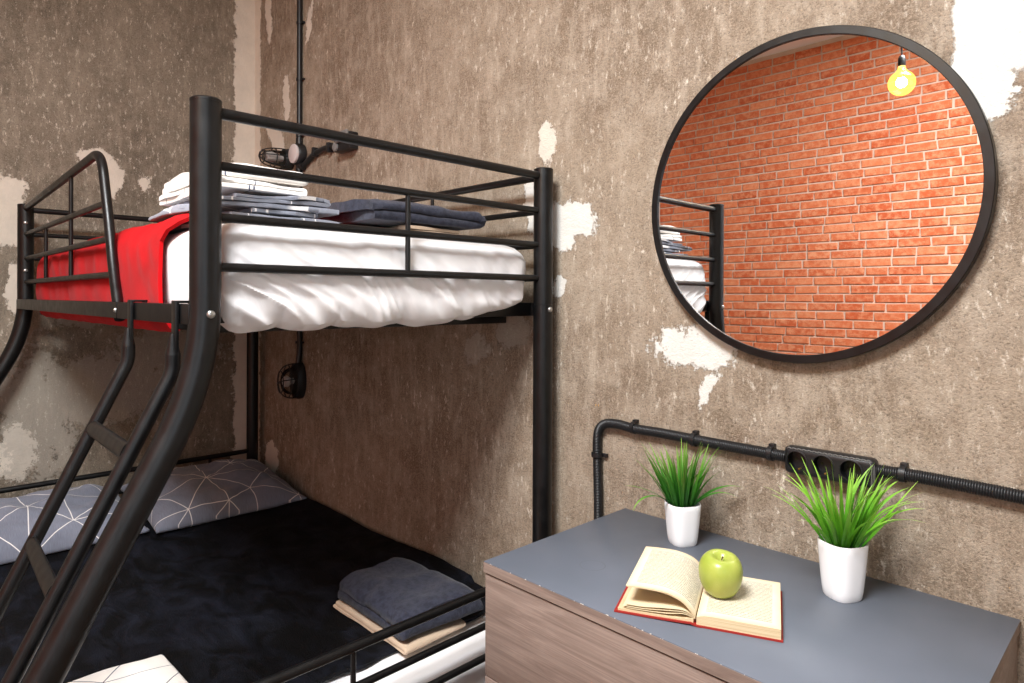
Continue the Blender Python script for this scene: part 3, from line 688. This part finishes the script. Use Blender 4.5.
# ------------------------------------------------------------------ cable conduits on the wall
def corrugated(path, r, pitch=.0042, amp=.0011, n=18):
    Pp = np.array(path); s = np.concatenate([[0], np.cumsum(np.linalg.norm(np.diff(Pp, axis=0), axis=1))]); m = int(s[-1]/pitch*4); t = np.linspace(0, s[-1], m)
    Q = np.stack([np.interp(t, s, Pp[:, k]) for k in range(3)], 1); rr = [r-(0, amp*.3, amp*1.6, amp*.3)[k % 4] for k in range(m)]
    return tube(Q, rr, n, up=(0, 1, 0))
YC = D-.0145
c1 = thing('cable_conduit', 'black corrugated conduit rising behind the chest and running to the socket block', 'conduit', (-1.1, D, .1))
part('pipe', corrugated(smooth_path([(-1.101, YC, .10), (-1.101, YC, .5), (-1.1005, YC, .70), (-1.104, YC, .82), (-1.105, YC, .885), (-1.098, YC, .915), (-1.076, YC, .933), (-1.035, YC, .937), (-.985, YC, .933), (-.90, YC, .9335), (-.75, YC, .931), (-.592, YC, .930)], 14), .0125), M['conduit'], c1)
def wall_clip(parent, x, z, vertical=False):
    r = .0145; V = []
    arc = [(math.cos(t)*r, math.sin(t)*r) for t in np.linspace(math.radians(-35), math.radians(215), 16)]
    outer = [(c*1.1, s*1.1) for c, s in arc]
    for h in (-.0055, .0055):
        for ring in (arc, outer):
            for c, s in ring: V.append((x+c, YC-s, z+h) if vertical else (x+h, YC-s, z+c))
    m = 16; Fs = []
    for i in range(m-1):
        Fs += [(i, i+1, m+i+1, m+i), (2*m+i, 3*m+i, 3*m+i+1, 2*m+i+1), (m+i, m+i+1, 3*m+i+1, 3*m+i), (i, 2*m+i, 2*m+i+1, i+1)]
    Fs += [(0, m, 3*m, 2*m), (m-1, 3*m-1, 4*m-1, 2*m-1)]
    tab = box((x+.012, D-.011, z-.0045), (x+.028, D-.001, z+.0045), .001) if vertical else box((x-.006, D-.014, z+.012), (x+.006, D-.001, z+.0205), .001)
    part('clip', cat_vf((V, Fs), tab), M['plastic_black'], parent, angle=.6)
wall_clip(c1, -1.105, .845, True); wall_clip(c1, -.985, .935); wall_clip(c1, -.812, .932); wall_clip(c1, -.625, .931)
c2 = thing('cable_conduit', 'black corrugated conduit leaving the socket block to the right', 'conduit', (-.39, D, .92))
part('pipe', corrugated(smooth_path([(-.412, YC, .934), (-.34, YC, .936), (-.25, YC, .934), (-.1, YC, .930), (.25, YC, .930), (.6, YC, .93)], 12), .0125), M['conduit'], c2)
wall_clip(c2, -.368, .936); wall_clip(c2, .02, .930)
# socket block
sk = thing('socket_block', 'black triple power socket block on the plaster wall behind the plants', 'socket', (-.50, D, .899))
bd = part('body', box((-.590, D-.034, .8995), (-.412, D-.001, .9575), .011, 4), M['plastic_black'], sk)
cut = cat_vf(*[cyl((cx_, D-.05, .929), (cx_, D-.014, .929), .0195, 32) for cx_ in (-.561, -.508, -.455)])
co_ = link('cutter', cut[0], cut[1], None, base=BASE[sk.name]); co_.parent = sk; co_.location = (0, 0, 0)
bpy.context.view_layer.update()
md = bd.modifiers.new('b', 'BOOLEAN'); md.object = co_; md.operation = 'DIFFERENCE'; md.solver = 'EXACT'
dg = bpy.context.evaluated_depsgraph_get(); me2 = bpy.data.meshes.new_from_object(bd.evaluated_get(dg)); bd.modifiers.clear(); bd.data = me2
bpy.data.objects.remove(co_); me2.polygons.foreach_set('use_smooth', [True]*len(me2.polygons)); sharp(me2, .5)
for cx_ in (-.561, -.508, -.455):
    q = part('outlet', lathe([(.0212, .033), (.0222, .0345), (.0222, .0355), (.0205, .036), (.0195, .0345), (.0195, .015)], 32, (cx_, D, .929), 'y', close=False), M['plastic_black'], sk)
    for s in (-1, 1): part('pin_hole', cyl((cx_+s*.0095, D-.0155, .929), (cx_+s*.0095, D-.0142, .929), .0028, 12), M['soil'], q, root=sk)
    for s in (-1, 1): part('earth_clip', box((cx_-.002, D-.024, .929+s*.0185-.0012), (cx_+.002, D-.0142, .929+s*.0185+.0012), .0004), M['brass'] if 'brass' in M else M.setdefault('brass', simple('brass', S(210, 170, 90), .3, .9)), q, root=sk)
zz = [(-.582+i*.0052, D-.0325-(.0007 if i % 2 else 0), .9535+(.0022 if i % 2 else -.0004)) for i in range(32)]  # zigzag reflections on the top edge, modelled as thin light grey tubes
part('edge_glint', cat_vf(tube(zz, .0006, 6), tube([(p[0]+.0052*.5, p[1]-.0003, 2*.9545-p[2]) for p in zz], .0006, 6)), M['plastic_grey'], sk)
part('edge_glint', cat_vf(*[tube(smooth_path([(-.425+k*.0028, D-.0338+k*.0012, .9545-k*.0008), (-.4185+k*.0022, D-.0332+k*.002, .945), (-.4175+k*.0022, D-.0332+k*.002, .925), (-.4185+k*.002, D-.0332+k*.002, .906)], 5), .00055, 6) for k in range(3)]), M['plastic_grey'], sk)  # reflection lines down the right edge, also modelled as grey tubes

# conduit with caged lamps in the corner
YV = D-.014
c3 = thing('cable_conduit', 'thin black conduit running down the corner wall behind the upper bunk', 'conduit', (-2.842, D, .93))
part('pipe', tube(smooth_path([(-2.845, YV, CEIL-.002), (-2.843, YV, 2.3), (-2.841, YV, 1.95), (-2.838, YV, 1.5), (-2.834, YV, 1.16), (-2.834, YV, 1.03), (-2.836, YV-.006, .965)], 6), .0125, 14), M['conduit'], c3)
YC_ = YC; YC = YV
for z in (2.53, 2.27, 2.012, 1.06): wall_clip(c3, -2.842, z, True)
YC = YC_
c4 = thing('cable_conduit', 'short curved black conduit between the round junction box and the small box', 'conduit', (-2.6, D, 1.85))
part('pipe', tube(smooth_path([(-2.815, YV, 1.862), (-2.77, YV, 1.880), (-2.70, YV, 1.905), (-2.62, YV, 1.915), (-2.54, YV, 1.914), (-2.46, YV, 1.908)], 8), .012, 14), M['conduit'], c4)
for x in (-2.69, -2.56): part('clip', box((x-.008, D-.03, 1.892), (x+.008, D-.001, 1.933), .003), M['plastic_black'], c4)
jb = thing('junction_box', 'round black junction box with a pale disc cover beside the caged lamp', 'junction box', (-2.842, D, 1.87))
part('body', lathe([(.03, .001), (.05, .002), (.05, .030), (.046, .036)], 36, (-2.842, D-.0, 1.925), 'y'), M['plastic_black'], jb)
part('cover', lathe([(.042, .036), (.044, .040), (.043, .046), (.040, .048)], 36, (-2.842, D, 1.925), 'y'), M['cap_white'], jb)
for a_, b_ in (((-2.842, YV, 1.97), (-2.842, YV, 2.0)), ((-2.842, YV, 1.85), (-2.842, YV, 1.88)), ((-2.835, YV, 1.875), (-2.80, YV, 1.862))): part('spout', cyl(a_, b_, .0165, 14), M['plastic_black'], jb)
bx2 = thing('wall_socket', 'small grey-topped black socket box behind the top rail of the upper bunk', 'socket', (-2.41, D, 1.87))
part('body', box((-2.475, D-.045, 1.872), (-2.350, D-.001, 1.944), .006), M['plastic_black'], bx2)
part('lid', box((-2.445, D-.058, 1.905), (-2.352, D-.0445, 1.948), .005), M['plastic_grey'], bx2); part('plug', lathe([(.018, .045), (.018, .052), (.012, .056)], 20, (-2.455, D, 1.892), 'y'), M['plastic_grey'], bx2)
def caged_lamp(label, x, z, rx, rz, dep, n_ribs, n_rings):
    t = thing('caged_lamp', label, 'wall lamp', (x, D, z-rz), 'caged wall lamps in the corner')
    def ell(k, h, n=40): return [(x+k*rx*math.cos(a), D-h, z+k*rz*math.sin(a)) for a in np.linspace(0, 2*math.pi, n, endpoint=False)]
    prof = [(.8, .001), (1.08, .002), (1.10, .02), (1.0, .034), (.92, .040)]
    V, Fs, n = [], [], 40
    for k, h in prof: V += ell(k, h)
    for i in range(len(prof)-1):
        for k in range(n): Fs.append((i*n+k, i*n+(k+1) % n, (i+1)*n+(k+1) % n, (i+1)*n+k))
    Fs.append(tuple((len(prof)-1)*n+k for k in range(n))); part('base', (V, Fs), M['plastic_black'], t)
    gp = [(.80, .040)]+[(.80*math.cos(a)**.6 if a < 1.5 else .05, .045+(dep-.062)*math.sin(a)) for a in np.linspace(0.02, 1.53, 12)]
    V, Fs = [], []
    for k, h in gp: V += ell(k, h)
    for i in range(len(gp)-1):
        for k in range(n): Fs.append((i*n+k, i*n+(k+1) % n, (i+1)*n+(k+1) % n, (i+1)*n+k))
    Fs.append(tuple((len(gp)-1)*n+k for k in range(n))); part('glass', (V, Fs), M['lampglass'], t)
    part('bulb', lathe([(.002, .04), (.014, .042), (.014, .055), (.026, dep*.62), (.022, dep*.75), (.008, dep*.80)], 20, (x, D, z), 'y'), M['cap_white'], t)
    def cagept(ang, u): k = (max(0, 1-u**2.6))**.42; return (x+rx*math.cos(ang)*k*1.0, D-.036-(dep-.036)*u, z+rz*math.sin(ang)*k)
    for i in range(n_ribs):
        a = math.pi*i/n_ribs+.15; us = np.linspace(0, 1, 12); path = [cagept(a, u) for u in us]+[cagept(a+math.pi, u) for u in us[::-1][1:]]
        part('cage_wire', tube(path, .0026, 8), M['plastic_black'], t)
    for u in np.linspace(0, .85, n_rings):
        k = (max(0, 1-u**2.6))**.42; ring = [(x+rx*k*math.cos(a), D-.036-(dep-.036)*u, z+rz*k*math.sin(a)) for a in np.linspace(0, 2*math.pi, 41)]
        part('cage_wire', tube(ring, .0026, 8, cap=False), M['plastic_black'], t)
caged_lamp('black caged lamp beside the pale disc above the upper bunk', -2.955, 1.918, .044, .046, .155, 3, 3)
caged_lamp('tall black caged lamp at the conduit end under the upper bunk', -2.838, .885, .046, .078, .115, 2, 3)

# ------------------------------------------------------------------ things on the chest
TOP = DZ+.0007
def leaf_material(name, a, b, tip):
    g = G(name); s = g.n('ShaderNodeSeparateXYZ'); g.l(g.co('UV'), s.inputs[0]); r = g.n('ShaderNodeObjectInfo').outputs['Random']
    col = g.mix(g.rng(s.outputs[1], .05, .55), a, b); col = g.mix(g.rng(s.outputs[1], .55, 1.0), col, tip); col = g.mix(g.math('MULTIPLY', r, .35), col, a)
    g.set(color=col, rough=.42, spec=.4, sss=0.0); g.p.inputs['Transmission Weight'].default_value = 0
    tr = g.n('ShaderNodeBsdfTranslucent'); g.l(col, tr.inputs[0]); mx = g.n('ShaderNodeMixShader'); mx.inputs[0].default_value = .25
    g.l(g.p.outputs[0], mx.inputs[1]); g.l(tr.outputs[0], mx.inputs[2]); g.l(mx.outputs[0], g.out.inputs[0]); return g.m
M['leaf_a'] = leaf_material('deep_green_grass', S(26, 78, 30), S(70, 140, 40), S(150, 190, 80))
M['leaf_b'] = leaf_material('fresh_green_grass', S(34, 104, 30), S(124, 196, 48), S(180, 226, 96))
def blade(name, base, ang, lean, length, width, droop, mat, parent, twist=0.0):
    n = 11; d = np.array((math.cos(ang), math.sin(ang), 0)); side = np.array((-math.sin(ang+twist), math.cos(ang+twist), 0)); p = np.array(base, float); th = lean; V, Fs, UV = [], [], []
    for i in range(n):
        f = i/(n-1); w = width*(.72+.5*f if f < .35 else .9*(1-((f-.35)/.65)**1.7))*.5+.0002; dirv = d*math.sin(th)+np.array((0, 0, 1))*math.cos(th); nr = np.cross(side, dirv)
        V += [p-side*w+nr*w*.25, p, p+side*w+nr*w*.25]; UV += [(0, f), (.5, f), (1, f)]; p = p+dirv*length/(n-1); th += droop/(n-1)*(.35+1.5*f)
    for i in range(n-1):
        a = i*3; Fs += [(a, a+1, a+4, a+3), (a+1, a+2, a+5, a+4)]
    return part(name, (V, Fs), mat, parent, uv=UV, angle=None)
def plant(label, x, y, rt, rb, h, rot, mat, seed, nb, hl, extra, cone):
    R = random.Random(seed); t = thing('potted_grass', label, 'plant', (x, y, TOP), 'potted grass on the chest of drawers'); n = 48
    prof = [(rb*.55, .001), (rb*.93, .0), (rb, .004)]+[(rb+(rt-rb)*(k/8)**.75, .004+(h-.006)*k/8) for k in range(1, 9)]+[(rt-.0008, h), (rt-.0028, h-.0008), (rt-.0032, h-.02), (rt-.006, h-.03), (rb-.004, h*.3)]
    part('pot', lathe([(r, z+TOP) for r, z in prof], n, (x, y, 0), sup=2.9, rot=rot), M['pot'], t, angle=.9)
    part('soil', lathe([(.001, TOP+h-.022), (rt-.0045, TOP+h-.024), (rt-.008, TOP+h-.030)], n, (x, y, 0), sup=2.9, rot=rot), M['soil'], t)
    for i in range(nb):
        a = R.uniform(0, 2*math.pi); rr = (rt*.50)*math.sqrt(R.random()); lean = (rr/(rt*.5))*cone*.72*(1-.4*max(0, math.sin(a)))+R.uniform(-.05, .08); L = hl*R.uniform(.72, 1.08)
        blade('leaf', (x+math.cos(a)*rr, y+math.sin(a)*rr, TOP+h-.026), a+R.uniform(-.4, .4), lean, L, R.uniform(.0062, .0098), R.choice((.1, .2, .3, .5, .8, 1.2))*R.uniform(.7, 1.1), mat, t, R.uniform(-.9, .9))
    for (a, lean, L, dr_) in extra:
        blade('leaf', (x+math.cos(a)*rt*.62, y+math.sin(a)*rt*.62, TOP+h-.004), a, lean, L, .0105, dr_, mat, t, .5)
RA = math.atan2(.714, .7)   # direction that points to the right in the picture
plant('darker green grass in a white pot, nearer the bunk bed', -.785, 1.312, .0372, .0290, .092, RA+.25, M['leaf_a'], 5, 84, .162, [(RA+math.pi-.1, 1.0, .115, .7), (RA+math.pi+.35, .9, .125, 2.1), (RA-.1, .8, .13, 1.35), (RA-.5, .75, .11, 1.5)], .62)
plant('brighter green grass in a white pot, right of the open book', -.437, 1.292, .0385, .0298, .104, RA+.3, M['leaf_b'], 9, 84, .17, [(RA+math.pi+.1, .45, .15, 1.0), (RA+.05, .5, .15, .9), (RA-.3, .6, .14, 1.1), (RA+.3, .55, .16, .8)], .78)

# open book
TH = math.radians(23.7); ux = np.array((math.cos(TH), math.sin(TH))); vy = np.array((-ux[1], ux[0])); SP = np.array((-.5685, .994))
def bp(a, b, z): q = SP+ux*a+vy*b; return (q[0], q[1], TOP+z)
def page_mat():
    g = G('printed_page'); uv = g.co('UV'); s = g.n('ShaderNodeSeparateXYZ'); g.l(uv, s.inputs[0]); u, v = s.outputs[0], s.outputs[1]
    row = g.math('FRACT', g.math('MULTIPLY', v, 34.0)); line = g.math('MULTIPLY', g.rng(row, .30, .42), g.rng(row, .82, .70))
    wd = g.noise(g.map(uv, scale=(60, 40, 1)), 1, 2, .6); gl = g.noise(g.map(uv, scale=(260, 60, 1)), 1, 1)
    ink = g.math('MULTIPLY', line, g.math('MULTIPLY', g.rng(wd, .36, .44), g.rng(gl, .3, .6, .35, 1)))
    mg = g.math('MULTIPLY', g.math('MULTIPLY', g.rng(u, .10, .105), g.rng(u, .90, .895)), g.math('MULTIPLY', g.rng(v, .08, .085), g.rng(v, .93, .925)))
    n = g.noise(uv, 4, 3); base = g.mix(g.rng(n, .3, .7), S(226, 217, 197), S(222, 210, 184))
    ed = g.math('MINIMUM', g.math('MINIMUM', u, g.math('SUBTRACT', 1.0, u)), g.math('MINIMUM', v, g.math('SUBTRACT', 1.0, v))); base = g.mix(g.rng(ed, .09, 0.0, 0, .7), base, S(218, 192, 150))
    g.set(color=g.mix(g.math('MULTIPLY', ink, mg), base, S(96, 86, 74)), rough=.8, spec=.2); return g.m
M['page'] = page_mat(); M['paper'] = simple('cream_paper', S(224, 205, 168), .85, var=.08); M['cover'] = simple('red_book_cloth', S(150, 34, 26), .55, grain=300, gs=.2)
def edge_mat():
    g = G('page_edges'); co = g.co(); st = g.noise(g.map(co, scale=(6, 6, 1400)), 1, 2, .6); g.set(color=g.mix(g.rng(st, .35, .65), S(222, 203, 166), S(192, 166, 126)), rough=.85); return g.m
M['page_edge'] = edge_mat()
bk = thing('open_book', 'open old book with red cover and yellowed pages under the apple', 'book', (SP[0], SP[1], TOP))
BH = .188
def slab(prof_top, prof_bot, b0, b1, nb=10):
    A = np.array([[bp(a, b0+(b1-b0)*j/nb, z) for j in range(nb+1)] for a, z in prof_top]); B = np.array([[bp(a, b0+(b1-b0)*j/nb, z) for j in range(nb+1)] for a, z in prof_bot]); return shell(A, B)
def uvgrid(n, nb): return [(i/(n-1), j/nb) for i in range(n) for j in range(nb+1)]*2
cv = part('cover', slab([(-.139, .0035), (-.07, .0045), (-.012, .006)], [(-.139, .0005), (-.07, .0015), (-.012, .003)], -.003, BH+.003), M['cover'], bk, angle=.5)
part('cover', slab([(.008, .0032), (.07, .0032), (.1362, .0032)], [(.008, .0002), (.07, .0002), (.1362, .0002)], -.0018, BH+.003), M['cover'], bk, angle=.5)
part('spine', slab([(-.0125, .006), (-.009, .0065), (-.004, .005), (.002, .0035), (.009, .0032)], [(-.0125, .003), (-.009, .0035), (-.004, .0022), (.002, .0006), (.009, .0002)], -.003, BH+.003), M['cover'], bk, angle=.5)
aR = np.linspace(.001, .133, 22); topR = [(a, .0215-.006*math.exp(-a/.010)-.0015*(a/.133)) for a in aR]
rb_ = part('page_block', slab([(a, z-.0006) for a, z in topR], [(a, .0034) for a in aR], 0, BH), M['page_edge'], bk, angle=.5)
part('right_page', slab([(a, z) for a, z in topR], [(a, z-.0006) for a, z in topR], 0, BH), M['page'], rb_, uv=uvgrid(22, 10), root=bk, angle=.5)
aL = np.linspace(-.004, -.133, 22)
part('page_block', slab([(a, .0075+.006*math.exp(-abs(a)/.02)) for a in aL], [(a, .0046 if a > -.07 else .0038) for a in aL], 0, BH), M['page_edge'], bk, angle=.5)
for k, (ze, zp, l) in enumerate(((.0095, .012, .118), (.0125, .017, .124), (.016, .021, .119))):
    cur = smooth_path([(-.002, 0, .012+k*.0015), (-.02, 0, .0165+k*.003), (-.05, 0, zp), (-.09, 0, ze+.0005), (-l, 0, ze)], 5)
    part('loose_leaf', slab([(p[0], p[2]+.0004) for p in cur], [(p[0], p[2]) for p in cur], .001, BH-.001), M['paper'], bk, angle=.5)
cur = smooth_path([(-.001, 0, .0155), (-.009, 0, .027), (-.026, 0, .0415), (-.053, 0, .0495), (-.086, 0, .0510), (-.119, 0, .0495)], 5)
lt = part('page_bundle', slab([(p[0], p[2]-.0005) for p in cur], [(p[0]*(.985), p[2]-.0040+.002*abs(p[0])/.12) for p in cur], 0, BH), M['page_edge'], bk, angle=.5)
part('left_page', slab([(p[0], p[2]) for p in cur], [(p[0], p[2]-.0005) for p in cur], 0, BH+.006), M['page'], lt, uv=uvgrid(len(cur), 10), root=bk, angle=.5)

# apple
def apple_mat():
    g = G('green_apple_skin'); co = g.co(); n = g.noise(g.map(co, scale=(1, 1, .5)), 28, 4); sp = g.vor(co, 260); b = g.noise(co, 14, 2)
    s = g.n('ShaderNodeSeparateXYZ'); g.l(co, s.inputs[0])
    col = g.mix(g.rng(n, .3, .7), S(142, 158, 56), S(168, 176, 84)); col = g.mix(g.rng(b, .5, .75, 0, .5), col, S(184, 178, 92)); col = g.mix(g.rng(sp, .14, .06, 0, .35), col, S(222, 220, 150))
    g.set(color=col, rough=.3, spec=.45); return g.m
M['apple'] = apple_mat(); M['stem'] = simple('apple_stem', S(96, 74, 44), .8)
AC = np.array((-.5735, 1.088, TOP+.0215)); ap = thing('green_apple', 'green apple resting on the open book', 'apple', tuple(AC))
prof = [(.0005, .0068), (.006, .0035), (.012, .0008), (.0175, .0003), (.0235, .003), (.029, .0095), (.0335, .019), (.0366, .030), (.0380, .041), (.0370, .052), (.0335, .0615), (.0275, .0685), (.0205, .0715), (.014, .0700), (.0085, .0655), (.004, .0605), (.0005, .0585)]
pp = smooth_path([(r, 0, h) for r, h in prof], 3); V, Fs = lathe([(p[0], p[2]) for p in pp], 40)
tilt = Matrix.Rotation(math.radians(9), 3, Vector((.7, .714, 0))); out = []
for v in V:
    a = math.atan2(v[1], v[0]); r = math.hypot(v[0], v[1]); f = 1+.022*math.cos(5*a)*(1 if v[2] < .03 else .6); q = tilt @ Vector((v[0]*f, v[1]*f, v[2]-.036)); out.append((q.x+AC[0], q.y+AC[1], q.z+.0365+AC[2]))
zmin = min(p[2] for p in out); out = [(p[0], p[1], p[2]-zmin+AC[2]) for p in out]; part('flesh', (out, Fs), M['apple'], ap, angle=None)
st = [tilt @ Vector(p) for p in ((0, 0, .021), (.0005, 0, .028), (.002, .001, .034))]
part('stem', tube([(p.x+AC[0], p.y+AC[1], p.z+.0365-(zmin-AC[2])+AC[2]) for p in st], [.0012, .0011, .0016], 8), M['stem'], ap)

# ------------------------------------------------------------------ added ceiling light panel, and the pendant bulb seen in the mirror
cp = thing('added_ceiling_panel', 'added square white ceiling light panel, out of view above the camera', 'ceiling light', (PANEL[0], PANEL[1], CEIL-.045))
part('frame', box((PANEL[0]-.47, PANEL[1]-.47, CEIL-.045), (PANEL[0]+.47, PANEL[1]+.47, CEIL-.001), .004), M['white_paint'], cp)
df = G('lit_diffuser'); df.set(color=(.95, .95, .95, 1), emis=(.95, .98, 1, 1), emist=2.0)
part('diffuser', box((PANEL[0]-.44, PANEL[1]-.44, CEIL-.048), (PANEL[0]+.44, PANEL[1]+.44, CEIL-.044)), df.m, cp, smooth=False)
def bulb_glass():
    g = G('amber_bulb_glass'); a = g.n('ShaderNodeBsdfTransparent'); a.inputs[0].default_value = (1, .82, .45, 1)
    e = g.n('ShaderNodeEmission'); e.inputs[0].default_value = (1, .62, .12, 1); e.inputs[1].default_value = 1.15
    ad = g.n('ShaderNodeAddShader'); g.l(a.outputs[0], ad.inputs[0]); g.l(e.outputs[0], ad.inputs[1])
    b = g.n('ShaderNodeBsdfGlossy'); b.inputs[1].default_value = .05; mx = g.n('ShaderNodeMixShader'); mx.inputs[0].default_value = .06; g.l(ad.outputs[0], mx.inputs[1]); g.l(b.outputs[0], mx.inputs[2])
    g.l(mx.outputs[0], g.out.inputs[0]); return g.m
M['bulb'] = bulb_glass(); fm = G('glowing_filament'); fm.set(color=(1, .8, .4, 1), emis=(1, .78, .38, 1), emist=25); M['filament'] = fm.m
def pendant(label, x, y, z, power):
    pl = thing('pendant_lamp', label, 'lamp', (x, y, z-.06))
    part('cord', tube([(x, y, CEIL-.02), (x, y, z+.118)], .0035, 10), M['plastic_black'], pl); part('ceiling_rose', lathe([(.045, CEIL-.03), (.05, CEIL-.002), (.03, CEIL-.0005)], 28, (x, y, 0)), M['plastic_black'], pl)
    part('lamp_holder', lathe([(.005, z+.122), (.011, z+.118), (.015, z+.108), (.016, z+.080), (.0145, z+.072)], 24, (x, y, 0)), M['plastic_black'], pl)
    bulb_prof = [(.014, z+.078), (.016, z+.062), (.024, z+.050)]+[(.055*math.cos(a), z-.002+.055*math.sin(a)) for a in np.linspace(1.02, -1.5, 22)]
    part('bulb', lathe(bulb_prof, 36, (x, y, 0)), M['bulb'], pl)
    fil = [(x+.014*math.cos(k*math.pi/3)*(1 if k % 2 else .8), y+.014*math.sin(k*math.pi/3), z+(.025 if k % 2 else -.02)) for k in range(7)]
    part('filament', tube(fil, .0016, 6), M['filament'], pl)
    l = bpy.data.lights.new('bulb_light', 'POINT'); l.energy = power; l.color = (1, .84, .66); l.shadow_soft_size = .022
    o = bpy.data.objects.new('bulb_light', l); C.objects.link(o); o.parent = pl; o.location = (0, 0, .06)
pendant('bare glowing globe bulb hanging on a black cord, seen in the mirror', -.872, -.484, 2.236, 16)
